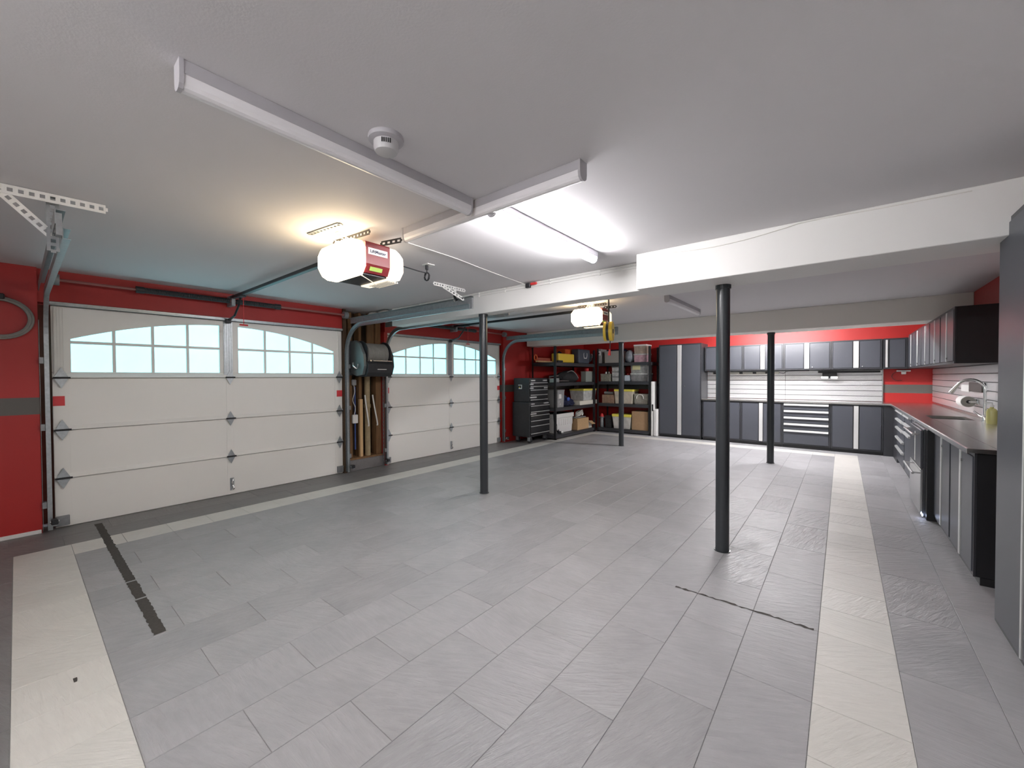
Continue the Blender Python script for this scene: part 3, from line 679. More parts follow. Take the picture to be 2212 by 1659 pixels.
# smoke detector
c = P(834, 296, 'z', ZC)
t = thing('smoke_detector', c-Vector((0, 0, 0.05)), 'round white smoke detector on the ceiling beside the long tube light', 'smoke detector')
B().lathe((c.x, c.y, ZC), [(0.070, 0), (0.072, -0.008), (0.070, -0.018), (0.055, -0.024)], 32).out('base', M_FIX, t, True)
B().lathe((c.x, c.y, ZC), [(0.050, -0.02), (0.050, -0.05), (0.044, -0.064), (0.02, -0.07)], 32).out('dome', mat('detector_plastic', (0.55, 0.54, 0.55), 0.5), t, True)
b = B(); dirc = Vector((c.x, c.y, 0)).normalized(); perp = Vector((-dirc.y, dirc.x, 0))
for k in range(-2, 3): q = Vector((c.x, c.y, ZC-0.038))-dirc*0.0495+perp*0.008*k; b.bar(q+Vector((0, 0, -0.009)), q+Vector((0, 0, 0.009)), perp*0.0022, dirc*0.0015)
b.out('vent_slot', M_BLACK, t)

# ceiling cord loop and cables
c = P(922, 573, 'z', ZC-0.005)
t = thing('ceiling_outlet_cord', (c.x, c.y, c.z-0.1), 'black power cord coiled at a ceiling outlet beside the opener', 'cord')
B().box(c.x-0.03, c.x+0.05, c.y-0.03, c.y+0.05, ZC-0.006, ZC, 0.002).out('outlet_plate', M_PLASTW, t)
B().cyl((c.x, c.y, ZC-0.006), (c.x, c.y, ZC-0.045), 0.014, 10).out('plug', M_BPLAST, t)
pts = [Vector((c.x, c.y, ZC-0.04)), Vector((c.x, c.y, ZC-0.07))]
for i in range(30): a = i*0.62+math.pi/2; pts.append(Vector((c.x+0.030*math.cos(a), c.y+0.006*math.sin(i), ZC-0.105+0.036*math.sin(a))))
pts += [Vector((c.x, c.y-0.10, ZC-0.075)), Vector((-2.62, 1.84, 2.24))]
B().tube(pts, 0.0045, 6).out('cord', M_BLACK, t, True)
q3 = P(1138, 611, 'y', 3.44)
tag(B().tube(spline([P(868, 520, 'z', ZC-0.004), P(930, 540, 'z', ZC-0.004), P(987, 559, 'z', ZC-0.004), P(1049, 583, 'z', ZC-0.004), (q3.x, 3.425, ZC-0.02)]), 0.0024, 6).out('white_cable', M_CORD, None, True), 'thin white cable strung across the ceiling from opener to beam', 'cable')
for z, lab in ((2.362, 'upper thin white conduit along the top of the beam'), (2.335, 'lower thin white conduit along the top of the beam')):
    t = thing('conduit', (-3.2, 3.44, z), lab, 'conduit', 'conduits on the beam')
    B().cyl((-4.95, 3.441, z), (-1.33, 3.441, z), 0.0055, 8).out('tube', M_PLASTW, t, True)
    b = B()
    for x in (-4.4, -3.75, -3.3, -2.9, -2.3, -1.75): B().box(x-0.008, x+0.008, 3.430, 3.450, z-0.010, z+0.010, 0.002).out('clip', M_PLASTW, t)
    b.bm.free()
t = thing('cable_clamp', (-2.52, 3.43, 2.32), 'small red and black clamp on the beam conduits', 'clamp')
B().box(-2.60, -2.54, 3.41, 3.445, 2.322, 2.372, 0.006).out('body', M_BPLAST, t)
B().box(-2.54, -2.46, 3.415, 3.44, 2.345, 2.37, 0.006).out('lever', M_REDP, t)
tag(B().tube(spline([P(1383, 550, 'y', 3.215), P(1500, 540, 'y', 3.215), P(1600, 520, 'y', 3.215), P(1690, 494, 'y', 3.215), P(1745, 478, 'y', 3.215), P(1900, 450, 'y', 3.215), P(2100, 412, 'y', 3.215)]), 0.003, 6).out('thin_cable', M_CORD, None, True),
    'thin white cable sagging along the soffit top edge', 'cable')

# ------------------------------------------------------------------ hose reel, wall hose, yellow cord reel
t = thing('hose_reel', (-5.45, 3.3, 1.4), 'black wall hose reel wound with grey hose between the garage doors', 'hose reel')
B().box(-5.66, -5.60, 3.02, 3.30, 1.42, 1.93, 0.01).out('back_plate', M_BPLAST, t)
side = [(-5.60, 1.45), (-5.60, 1.90), (-5.50, 1.93), (-5.38, 1.88), (-5.27, 1.72), (-5.25, 1.55), (-5.30, 1.43), (-5.45, 1.41)]
B().prism(side, 'y', 3.12, 3.16).out('side_plate', mat('bracket_grey', (0.16, 0.18, 0.18), 0.45, metal=0.3), t)
B().prism([(x+0.02, z) for x, z in side], 'y', 3.575, 3.605).out('side_plate', M_BPLAST, t)
lo = [(-5.60, 1.42), (-5.60, 1.60), (-5.40, 1.60), (-5.24, 1.62), (-5.205, 1.58), (-5.22, 1.46), (-5.27, 1.405), (-5.50, 1.40)]
B().prism(lo, 'y', 3.16, 3.575).out('body', M_BPLAST, t)
prof = []
n = 15
for i in range(n*4+1):
    yy = 0.36*i/(n*4); prof.append((0.148+0.010*abs(math.sin(math.pi*n*i/(n*4))), yy))
B().lathe((-5.43, 3.19, 1.735), [(0.02, 0)]+prof+[(0.02, 0.36)], 36, 'y').out('hose_coil', M_RUBBER, t, True)
for y in (3.172, 3.555): B().cyl((-5.43, y, 1.735), (-5.43, y+0.016, 1.735), 0.185, 36).out('flange', M_BPLAST, t, True)
B().box(-5.235, -5.20, 3.24, 3.55, 1.622, 1.634, 0.003).out('guide_bar', M_CHROME, t)
B().cyl((-5.215, 3.20, 1.628), (-5.20, 3.20, 1.628), 0.012, 12).out('guide_knob', M_CHROME, t)
B().box(-5.216, -5.206, 3.31, 3.46, 1.50, 1.512, 0.003).out('name_strip', M_HANDLE, t)
B().tube(spline([(-5.43, 3.06, 1.60), (-5.40, 3.05, 1.55), (-5.38, 3.09, 1.52), (-5.40, 3.12, 1.58)]), 0.012, 8).out('crank', M_CHROME, t, True)
B().tube(spline([(-5.45, 3.62, 1.85), (-5.42, 3.63, 1.7), (-5.42, 3.61, 1.5), (-5.45, 3.60, 1.42)]), 0.011, 8).out('hose_end', M_BPLAST, t, True)
t = thing('wall_hose', (-5.53, -0.1, 1.7), 'grey hose loop hanging on the red wall at the far left', 'hose')
for k, rr in enumerate((0.185, 0.170)):
    B().tube([Vector((-5.525+0.012*k, -0.085+rr*math.cos(a), 1.905+rr*math.sin(a)*0.92)) for a in [2*math.pi*i/40 for i in range(40)]], 0.013, 8, True).out('hose_loop', M_RUBBER, t, True)
B().box(-5.56, -5.49, -0.12, -0.05, 2.06, 2.11, 0.008).out('hook', M_BPLAST, t)
t = thing('cord_reel', (-2.36, 4.86, 1.95), 'yellow and black retractable cord reel hanging from the ceiling', 'cord reel')
rc = P(1315, 716, 'y', 4.86); ax = Vector((0.957, 0.288, 0)).normalized()
def disc(a, b, r): return B().cyl(rc+ax*a, rc+ax*b, r, 28)
disc(-0.055, -0.022, 0.125).out('case_half', M_YELLOW, t, True); disc(-0.022, 0.012, 0.118).out('spool', M_BPLAST, t, True); disc(0.012, 0.055, 0.125).out('case_half', M_YELLOW, t, True)
disc(0.055, 0.060, 0.03).out('hub', M_BPLAST, t, True)
B().cyl(rc+Vector((0, 0, 0.12)), (rc.x, rc.y, ZC), 0.010, 8).out('hanger', M_DARK, t)
B().tube([rc+Vector((0.02, 0, -0.11)), rc+Vector((0.02, 0, -0.16)), rc+Vector((0.015, 0, -0.23))], 0.006, 6).out('cord', M_BLACK, t)
B().cyl(rc+Vector((0.015, 0, -0.23)), rc+Vector((0.008, 0, -0.31)), 0.010, 10, 0.020).out('plug', M_REDP, t, True)

# ------------------------------------------------------------------ cabinets
def cabinet_y(name, x0, x1, yf, depth, z0, z1, lab, cat, group, stripe=0.065, knob=None, kick=0.0, doors=2, lock=None):
    """cabinet whose doors face -y"""
    t = thing(name, ((x0+x1)/2, yf+depth/2, z0), lab, cat, group)
    f = 0.022
    b = B().box(x0+0.002, x1-0.002, yf+0.012, yf+depth, z0+kick, z1, 0.003)
    b.out('body', M_CAB, t)
    if kick: B().box(x0+0.002, x1-0.002, yf+0.03, yf+depth, z0, z0+kick).out('kick', M_BLACK, t)
    b = B().box(x0+0.002, x0+f, yf, yf+0.012, z0+kick, z1).box(x1-f, x1-0.002, yf, yf+0.012, z0+kick, z1).box(x0+f, x1-f, yf, yf+0.012, z1-f, z1).box(x0+f, x1-f, yf, yf+0.012, z0+kick, z0+kick+f)
    b.out('face_frame', M_CAB, t)
    if doors == 2:
        xm = (x0+x1)/2; h = stripe/2
        for a, c in ((x0+f+0.004, xm-h-0.012), (xm+h+0.012, x1-f-0.004)):
            B().box(a, c, yf-0.006, yf+0.012, z0+kick+f+0.004, z1-f-0.004, 0.003).out('door', M_CABD, t)
        B().box(xm-h, xm+h, yf-0.014, yf+0.012, z0+kick+f+0.002, z1-f-0.002, 0.003).out('pull_strip', M_HANDLE, t)
        if lock:
            B().cyl((lock[0], yf-0.006, lock[1]), (lock[0], yf-0.014, lock[1]), 0.012, 14).out('lock', M_CHROME, t, True)
        if knob:
            B().cyl((xm+h+0.05, yf-0.006, z0+0.05), (xm+h+0.05, yf-0.016, z0+0.05), 0.009, 12).out('lock', M_CHROME, t, True)
    return t
def cabinet_x(name, y0, y1, xf, depth, z0, z1, lab, cat, group, stripe=0.03, kick=0.0, knob=True, btop=None):
    """cabinet whose doors face -x"""
    t = thing(name, (xf+depth/2, (y0+y1)/2, z0), lab, cat, group)
    f = 0.022
    B().box(xf+0.012, xf+depth, y0+0.002, y1-0.002, z0+kick, btop or z1, 0.003).out('body', M_BLACK, t)
    if kick: B().box(xf+0.03, xf+depth, y0+0.002, y1-0.002, z0, z0+kick).out('kick', M_BLACK, t)
    b = B().box(xf, xf+0.012, y0+0.002, y0+f, z0+kick, z1).box(xf, xf+0.012, y1-f, y1-0.002, z0+kick, z1).box(xf, xf+0.012, y0+f, y1-f, z1-f, z1).box(xf, xf+0.012, y0+f, y1-f, z0+kick, z0+kick+f)
    b.out('face_frame', M_CAB, t)
    ym = (y0+y1)/2; h = stripe/2
    for a, c in ((y0+f+0.004, ym-h-0.012), (ym+h+0.012, y1-f-0.004)):
        B().box(xf-0.006, xf+0.012, a, c, z0+kick+f+0.004, z1-f-0.004, 0.003).out('door', M_CABD, t)
    B().box(xf-0.012, xf+0.012, ym-h, ym+h, z0+kick+f+0.002, z1-f-0.002, 0.003).out('pull_strip', M_HANDLE, t)
    if knob:
        zk = z1-0.09 if z0 < 1 else z0+0.06
        B().cyl((xf-0.006, ym-h-0.05, zk), (xf-0.016, ym-h-0.05, zk), 0.010, 12).out('lock', M_CHROME, t, True)
    return t
YFR, YUP = 9.41, 9.61
cabinet_y('tall_cabinet', -3.29, -2.37, YFR, 0.55, 0.0, 2.11, 'tall charcoal two-door locker beside the storage shelves', 'cabinet', 'charcoal garage cabinets', 0.085, kick=0.05, lock=(-2.72, 1.17))
cabinet_y('base_cabinet', -2.35, -1.61, YFR, 0.55, 0.0, 0.87, 'charcoal base cabinet beside the tall locker, partly behind the front column', 'cabinet', 'charcoal garage cabinets', kick=0.06)
cabinet_y('base_cabinet', -1.61, -0.90, YFR, 0.55, 0.0, 0.87, 'charcoal base cabinet left of the bench drawers', 'cabinet', 'charcoal garage cabinets', kick=0.06)
cabinet_y('base_cabinet', -0.16, 0.555, YFR, 0.55, 0.0, 0.87, 'charcoal base cabinet right of the bench drawers, in the corner', 'cabinet', 'charcoal garage cabinets', kick=0.06)
def drawers_y(x0, x1, yf, depth, z1, lab, zs, group):
    t = thing('drawer_cabinet', ((x0+x1)/2, yf+depth/2, 0), lab, 'cabinet', group)
    B().box(x0+0.002, x1-0.002, yf+0.012, yf+depth, 0.06, z1, 0.003).out('body', M_CAB, t)
    B().box(x0+0.002, x1-0.002, yf+0.03, yf+depth, 0, 0.06).out('kick', M_BLACK, t)
    B().box(x0+0.002, x0+0.022, yf, yf+0.012, 0.06, z1).box(x1-0.022, x1-0.002, yf, yf+0.012, 0.06, z1).out('face_frame', M_CAB, t)
    for k in range(len(zs)-1):
        d = B().box(x0+0.026, x1-0.026, yf-0.006, yf+0.012, zs[k+1]+0.004, zs[k]-0.004, 0.003).out('drawer', M_CABD, t)
        B().prism([(yf-0.006, zs[k]-0.008), (yf-0.03, zs[k]-0.012), (yf-0.034, zs[k]-0.044), (yf-0.006, zs[k]-0.050)], 'x', x0+0.028, x1-0.028).out('pull', M_HANDLE, d)
    return t
drawers_y(-0.90, -0.16, YFR, 0.55, 0.87, 'charcoal drawer cabinet with wide silver pulls in the back run', [0.862, 0.735, 0.61, 0.485, 0.36, 0.085], 'charcoal garage cabinets')
for x0, x1, lab in ((-2.35, -1.61, 'charcoal wall cabinet next to the tall locker'), (-1.61, -0.90, 'charcoal wall cabinet second from the tall locker'),
                    (-0.90, -0.16, 'charcoal wall cabinet third from the tall locker'), (-0.16, 0.545, 'charcoal wall cabinet fourth from the tall locker')):
    cabinet_y('wall_cabinet', x0, x1, YUP, 0.35, 1.50, 2.03, lab, 'cabinet', 'charcoal wall cabinets', 0.075, knob=True)
t = thing('corner_wall_cabinet', (0.7, YUP+0.17, 1.5), 'narrow charcoal corner wall cabinet where the two runs meet', 'cabinet')
B().box(0.555, 1.21, YUP+0.012, YUP+0.35, 1.50, 2.03, 0.003).out('body', M_CAB, t)
B().box(0.555, 0.575, YUP, YUP+0.012, 1.50, 2.03).box(0.84, 0.865, YUP, YUP+0.012, 1.50, 2.03).box(0.575, 0.84, YUP, YUP+0.012, 1.50, 1.522).box(0.575, 0.84, YUP, YUP+0.012, 2.008, 2.03).out('face_frame', M_CAB, t)
B().box(0.585, 0.615, YUP-0.014, YUP+0.012, 1.525, 2.005, 0.003).out('pull_strip', M_HANDLE, t)
B().box(0.64, 0.835, YUP-0.006, YUP+0.012, 1.526, 2.004, 0.003).out('door', M_CABD, t)
XUP, XBF = 0.87, 0.68
UY = 5.95
names = ['nearest the camera, with the black end panel', 'second from its near end', 'third from its near end', 'fourth from its near end', 'last before the corner']
for k in range(5):
    cabinet_x('wall_cabinet', UY+0.725*k, UY+0.725*(k+1), XUP, 0.345, 1.50, 2.07, 'charcoal wall cabinet of the sink run, '+names[k], 'cabinet', 'charcoal wall cabinets over the sink run', 0.026)
cabinet_x('base_cabinet', 3.98, 4.715, XBF, 0.53, 0.0, 0.865, 'charcoal base cabinet at the near end of the steel counter', 'cabinet', 'charcoal base cabinets of the sink run', 0.035, kick=0.05)
cabinet_x('base_cabinet', 4.715, 5.45, XBF, 0.53, 0.0, 0.865, 'charcoal base cabinet between the near end one and the drawer fridge', 'cabinet', 'charcoal base cabinets of the sink run', 0.035, kick=0.05)
cabinet_x('base_cabinet', 6.36, 7.08, XBF, 0.53, 0.0, 0.865, 'charcoal base cabinet just beyond the drawer fridge', 'cabinet', 'charcoal base cabinets of the sink run', 0.035, kick=0.05, btop=0.68)
def drawers_x(y0, y1, xf, lab, zs, group):
    t = thing('drawer_cabinet', (xf+0.26, (y0+y1)/2, 0), lab, 'cabinet', group)
    B().box(xf+0.012, xf+0.53, y0+0.002, y1-0.002, 0.05, 0.865, 0.003).out('body', M_CAB, t)
    B().box(xf+0.03, xf+0.53, y0+0.002, y1-0.002, 0, 0.05).out('kick', M_BLACK, t)
    for k in range(len(zs)-1):
        d = B().box(xf-0.004, xf+0.012, y0+0.03, y1-0.03, zs[k+1]+0.004, zs[k]-0.004, 0.003).out('drawer', M_CABD, t)
        B().prism([(xf-0.004, zs[k]-0.008), (xf-0.028, zs[k]-0.012), (xf-0.032, zs[k]-0.034), (xf-0.004, zs[k]-0.04)], 'y', y0+0.04, y1-0.04).out('pull', M_HANDLE, d)
    return t
drawers_x(7.08, 7.80, XBF, 'charcoal drawer cabinet with three pulls in the sink run', [0.86, 0.74, 0.62, 0.07], 'charcoal drawer cabinets of the sink run')
drawers_x(7.80, 8.80, XBF, 'charcoal drawer cabinet with five pulls near the corner of the sink run', [0.86, 0.73, 0.60, 0.45, 0.30, 0.07], 'charcoal drawer cabinets of the sink run')
tag(B().box(XBF, XBF+0.53, 8.80, 9.40, 0, 0.865, 0.003).box(0.558, XBF+0.02, 9.412, 9.60, 0, 0.865).out('corner_filler', M_CAB), 'plain dark corner filler panel between the two counter runs', 'panel')
# drawer fridge standing proud of the run
t = thing('drawer_fridge', (0.9, 5.9, 0), 'steel two-drawer undercounter fridge with bar handles', 'fridge')
B().box(0.615, 1.20, 5.53, 6.33, 0.02, 0.862, 0.004).out('body', M_FDARK, t)
for z0, z1, m in ((0.48, 0.85, M_CABD), (0.03, 0.47, M_COOL)):
    d = B().box(0.595, 0.615, 5.54, 6.32, z0, z1, 0.004).out('drawer', m, t)
    zz = z1-0.05
    B().cyl((0.545, 5.58, zz), (0.545, 6.28, zz), 0.011, 12).cyl((0.545, 5.62, zz), (0.60, 5.62, zz), 0.008, 8).cyl((0.545, 6.24, zz), (0.60, 6.24, zz), 0.008, 8).out('handle', M_CHROME, d, True)
B().box(0.593, 0.596, 5.90, 5.95, 0.50, 0.80).out('label', M_PLASTW, t)
B().cyl((0.612, 5.51, 0.035), (0.606, 5.51, 0.035), 0.012, 10).out('indicator_light', M_LED, t)
B().box(0.63, 1.2, 5.455, 5.53, 0.0, 0.862, 0.003).out('filler', M_BLACK, t)
# worktops
tag(B().box(-2.36, 0.64, 9.375, 9.965, 0.872, 0.902, 0.004).out('workbench_top', M_STEEL), 'bright stainless worktop of the back workbench', 'countertop')
t = thing('sink_counter', (0.93, 7.0, 0.87), 'polished stainless counter with an inset sink along the right wall', 'countertop')
sx0, sx1 = 0.78, 1.10
sya, syb = 6.42, 6.92
b = B().box(0.64, sx0, 3.94, 9.965, 0.872, 0.902, 0.003).box(sx1, 1.215, 3.94, 9.965, 0.872, 0.902, 0.003).box(sx0, sx1, 3.94, sya, 0.872, 0.902).box(sx0, sx1, syb, 9.965, 0.872, 0.902)
b.out('top', M_STEEL, t)
B().box(0.636, 0.645, 3.94, 9.38, 0.865, 0.900, 0.002).out('front_lip', M_CHROME, t)
B().box(1.205, 1.217, 3.94, 9.965, 0.902, 0.93, 0.002).out('back_lip', M_STEEL, t)
B().box(sx0-0.004, sx1+0.004, sya-0.004, syb+0.004, 0.70, 0.704).box(sx0-0.004, sx0, sya-0.004, syb+0.004, 0.704, 0.872).box(sx1, sx1+0.004, sya-0.004, syb+0.004, 0.704, 0.872).box(sx0, sx1, sya-0.004, sya, 0.704, 0.872).box(sx0, sx1, syb, syb+0.004, 0.704, 0.872).out('sink_basin', mat('dull_sink_steel', (0.12, 0.115, 0.11), 0.45, metal=0.9), t)

# ------------------------------------------------------------------ slat walls
t = thing('slat_wall', (-0.9, 9.955, 0.91), 'silver diamond-plate slat wall behind the workbench', 'slat wall')
for x0, x1 in ((-2.372, -0.902), (-0.898, 0.565)):
    for k in range(6): z = 0.91+0.098*k; B().box(x0, x1, 9.945, 9.962, z, z+0.090, 0.003).out('slat', M_SLAT, t)
B().box(-2.35, 0.565, 9.960, 9.968, 0.905, 1.50).out('backing', M_CAB, t)
B().box(0.565, 0.580, 9.94, 9.968, 0.905, 1.50, 0.002).out('edge_trim', M_CHROME, t)
t = thing('slat_wall', (1.205, 6.5, 0.93), 'silver diamond-plate slat wall behind the sink counter', 'slat wall')
for y0, y1 in ((3.9, 5.9), (5.904, 7.9), (7.904, 9.9)):
    for k in range(6): z = 0.935+0.094*k; B().box(1.197, 1.213, y0, y1, z, z+0.086, 0.003).out('slat', M_SLAT, t)
B().box(1.212, 1.218, 3.9, 9.9, 0.93, 1.50).out('backing', M_CAB, t)

# ------------------------------------------------------------------ bench and counter odds and ends
t = thing('power_strip', (-1.6, 9.94, 1.42), 'long pale power strip with black plugs under the wall cabinets', 'power strip')
pa, pb = P(1540, 813, 'y', 9.93), P(1683, 813, 'y', 9.93)
B().box(pa.x, pb.x, 9.905, 9.944, 1.425, 1.475, 0.004).out('strip', mat('beige_strip', (0.55, 0.53, 0.47), 0.5), t)
for px in (1545, 1601, 1630, 1657): q = P(px, 813, 'y', 9.91); B().box(q.x-0.03, q.x+0.03, 9.87, 9.905, 1.432, 1.468, 0.005).out('plug', M_BPLAST, t)
B().tube(spline([(pb.x, 9.92, 1.45), (pb.x+0.08, 9.93, 1.44), (pb.x+0.16, 9.93, 1.48), (pb.x+0.5, 9.93, 1.487)]), 0.006, 6).out('cord', M_BLACK, t, True)
q = P(1792, 823, 'y', 9.85)
t = thing('bench_light', (q.x, 9.85, 1.33), 'white twin-head sensor light hanging under the wall cabinets', 'light')
B().box(q.x-0.13, q.x-0.015, 9.80, 9.90, 1.325, 1.375, 0.018, 2).out('head', M_PLASTW, t); B().box(q.x+0.015, q.x+0.13, 9.80, 9.90, 1.325, 1.375, 0.018, 2).out('head', M_PLASTW, t)
B().box(q.x-0.11, q.x+0.11, 9.83, 9.90, 1.375, 1.44, 0.006).out('mount', M_BLACK, t); B().box(q.x-0.012, q.x+0.012, 9.83, 9.87, 1.335, 1.375).out('joint', M_BPLAST, t)
tag(B().box(P(1767, 812, 'y', 9.80).x, 0.53, 9.77, 9.83, 1.44, 1.475, 0.004).out('light_bar', M_BLACK), 'black light bar under the fourth wall cabinet', 'light bar')
q = P(1952, 808, 'y', 9.93)
t = thing('corner_outlet', (q.x, 9.95, 1.40), 'white plug adapter on the red wall under the corner cabinet', 'outlet')
B().box(q.x-0.09, q.x+0.09, 9.93, 9.968, 1.452, 1.478, 0.004).out('strip', M_PLASTW, t); B().box(q.x-0.03, q.x+0.03, 9.90, 9.95, 1.405, 1.455, 0.006).out('adapter', M_PLASTW, t)
B().tube([Vector((q.x-0.06+0.09*math.cos(a), 9.955, 1.37+0.08*math.sin(a))) for a in [math.pi*(0.45+1.2*i/16) for i in range(17)]], 0.004, 6).out('cord', M_BLACK, t, True)
fb = P(2128, 908, 'z', 0.902)
fb = Vector((1.135, 6.27, 0.902))
t = thing('faucet', fb, 'chrome gooseneck pull-down faucet on the steel counter', 'faucet')
top_z = P(2105, 820, 'x', 1.06).z; R = 0.105
B().lathe(fb, [(0.026, 0.0), (0.026, 0.008), (0.020, 0.012), (0.020, 0.06), (0.014, 0.07)], 20).out('base', M_CHROME, t, True)
neck = [fb+Vector((0, 0, 0.05)), fb+Vector((0, 0, top_z-R-0.902))]
dirf = Vector((-0.88, 0.45, 0)).normalized()
for i in range(1, 13):
    a = math.pi*i/12*0.86; neck.append(fb+dirf*(R-R*math.cos(a))+Vector((0, 0, top_z-R-0.902+R*math.sin(a))))
B().tube(neck, 0.0125, 12).out('neck', M_CHROME, t, True)
e = neck[-1]; dd = (neck[-1]-neck[-2]).normalized()
B().cyl(e, e+dd*0.095, 0.015, 16, 0.021).out('spray_head', M_CHROME, t, True)
B().tube([fb+Vector((0, -0.02, 0.05)), fb+Vector((-0.03, 0.02, 0.065)), fb+Vector((-0.06, 0.09, 0.10))], 0.008, 8).out('lever', M_CHROME, t, True)
pc = P(2092, 868, 'x', 1.12)
t = thing('paper_towel_roll', (pc.x, pc.y+0.1, pc.z-0.1), 'white paper towel roll on a holder behind the faucet', 'paper towel')
B().cyl((pc.x, pc.y, pc.z), (pc.x, pc.y+0.26, pc.z), 0.062, 32).out('roll', M_PAPER, t, True)
B().cyl((pc.x, pc.y-0.002, pc.z), (pc.x, pc.y-0.0005, pc.z), 0.058, 32).out('roll_end', M_TUBEC, t, True)
B().cyl((pc.x, pc.y-0.004, pc.z), (pc.x, pc.y-0.002, pc.z), 0.019, 20).out('core', M_BLACK, t, True)
B().box(1.185, 1.197, pc.y-0.02, pc.y+0.28, pc.z-0.03, pc.z+0.03, 0.004).box(pc.x, 1.19, pc.y-0.012, pc.y-0.006, pc.z-0.008, pc.z+0.008).box(pc.x, 1.19, pc.y+0.266, pc.y+0.272, pc.z-0.008, pc.z+0.008).out('holder', M_CHROME, t)
qa, qb = P(2077, 845, 'x', 1.19), P(2094, 832, 'x', 1.19)
tag(B().box(1.185, 1.197, qb.y, qa.y, qa.z, qb.z, 0.003).out('outlet_plate', M_PLASTW), 'white outlet plate on the slat wall above the paper towel', 'outlet')
qa, qb = P(2095, 845, 'x', 1.18), P(2124, 827, 'x', 1.18)
tag(B().box(1.17, 1.197, qb.y, qa.y, qa.z, qb.z, 0.004).out('dark_holder', mat('dark_brown_plastic', (0.05, 0.035, 0.03), 0.5)), 'dark box mounted on the slat wall beside the faucet', 'box')
sb_ = Vector((1.145, 6.07, 0.902))
t = thing('soap_bottle', sb_, 'yellow-green soap bottle on the counter beside the faucet', 'bottle')
B().lathe(sb_, [(0.036, 0.0), (0.038, 0.01), (0.038, 0.12), (0.030, 0.145), (0.014, 0.155), (0.014, 0.165)], 20).out('bottle', M_SOAP, t, True)
B().lathe(sb_, [(0.017, 0.165), (0.017, 0.185), (0.006, 0.187), (0.006, 0.21)], 14).cyl(sb_+Vector((0.0, 0, 0.208)), sb_+Vector((-0.045, 0.01, 0.204)), 0.006, 8).out('pump', M_PLASTW, t, True)
# tall pantry cabinet at the right edge
cabinet_x('pantry_cabinet', 2.49, 3.40, 0.662, 0.55, 0.0, 2.19, 'tall grey pantry cabinet at the right edge of the picture', 'cabinet', None, 0.012, kick=0.03, knob=False)

# ------------------------------------------------------------------ black shelf units
def shelf_unit(x0, x1, y0, y1, zs, ztop, lab, pw=0.045):
    t = thing('storage_shelf', ((x0+x1)/2, (y0+y1)/2, 0), lab, 'shelf unit', 'black garage shelves')
    for x in (x0, x1-pw):
        for y in (y0, y1-pw):
            B().box(x, x+pw, y, y+0.004, 0, ztop).box(x if x == x0 else x+pw-0.004, (x+0.004) if x == x0 else x+pw, y, y+pw, 0, ztop).box(x, x+pw, y, y+pw, 0, 0.02).out('post', M_DARK, t)
    for z in zs:
        b = B().box(x0+0.006, x1-0.006, y0+0.006, y1-0.006, z-0.02, z, 0.002)
        b.box(x0+0.004, x1-0.004, y0+0.004, y0+0.03, z-0.075, z-0.02).box(x0+0.004, x1-0.004, y1-0.03, y1-0.004, z-0.075, z-0.02)
        b.box(x0+0.004, x0+0.03, y0+0.03, y1-0.03, z-0.075, z-0.02).box(x1-0.03, x1-0.004, y0+0.03, y1-0.03, z-0.075, z-0.02)
        b.out('shelf_board', mat('shelf_black', (0.045, 0.046, 0.052), 0.4), t)
    return t
S1X = -4.86
ZS1 = [0.10, 0.70, 1.26, 1.71]
shelf_unit(-5.50, S1X, 7.46, 9.30, ZS1, 2.06, 'black storage shelves along the garage door wall, beside the tool chest')
S2Y = 9.36
ZS2 = [0.10, 0.72, 1.27, 1.73]
shelf_unit(-4.84, -3.47, S2Y, 9.95, ZS2, 2.10, 'black storage shelves along the back wall, beside the tall locker')

# ------------------------------------------------------------------ things on the shelves along the door wall
def r1(x0, x1, y0, y1, xf=-4.93):
    """extent along y and height range of a pixel box on the front plane of shelf unit 1"""
    xm = (x0+x1)/2; ym = (y0+y1)/2
    return P(x0, ym, 'x', xf).y, P(x1, ym, 'x', xf).y, P(xm, y0, 'x', xf).z
def r2(x0, x1, y0, y1, yf=9.42):
    xm = (x0+x1)/2; ym = (y0+y1)/2
    return P(x0, ym, 'y', yf).x, P(x1, ym, 'y', yf).x, P(xm, y0, 'y', yf).z
def boxthing(name, x0, x1, y0, y1, z0, z1, m, lab, cat, lid=None, k=0.92, group=None, label=None, lidh=0.03):
    t = thing(name, ((x0+x1)/2, (y0+y1)/2, z0), lab, cat, group)
    B().taper(x0, x1, y0, y1, z0, z1-(lidh if lid else 0), k, 0.008).out('bin', m, t)
    B().box(x0-0.006, x1+0.006, y0-0.006, y1+0.006, z1-lidh-0.012 if lid else z1-0.02, z1 if lid else z1-0.002, 0.006).out('lid' if lid else 'rim', lid or m, t)
    return t
G1 = 'things on the door-wall shelves'; G2 = 'things on the back-wall shelves'
def carton(name, x0, x1, y0, y1, z0, z1, m, lab, flaps=False, group=None):
    t = thing(name, ((x0+x1)/2, (y0+y1)/2, z0), lab, 'box', group)
    if not flaps:
        B().box(x0, x1, y0, y1, z0, z1, 0.004).out('carton', m, t)
        B().box((x0+x1)/2-0.02, (x0+x1)/2+0.02, y0-0.001, y1+0.001, z1-0.06, z1+0.001).out('tape', mat('parcel_tape', (0.38, 0.26, 0.15), 0.3), t)
    else:
        w_ = 0.006
        B().box(x0, x1, y0, y1, z0, z0+w_).box(x0, x0+w_, y0, y1, z0, z1).box(x1-w_, x1, y0, y1, z0, z1).box(x0, x1, y0, y0+w_, z0, z1).box(x0, x1, y1-w_, y1, z0, z1).out('carton', m, t)
        B().bar((x1, (y0+y1)/2, z1), (x1+0.10, (y0+y1)/2, z1-0.07), (0, (y1-y0)/2, 0), (0.002, 0, 0.003)).out('flap', M_CARDL, t)
    return t
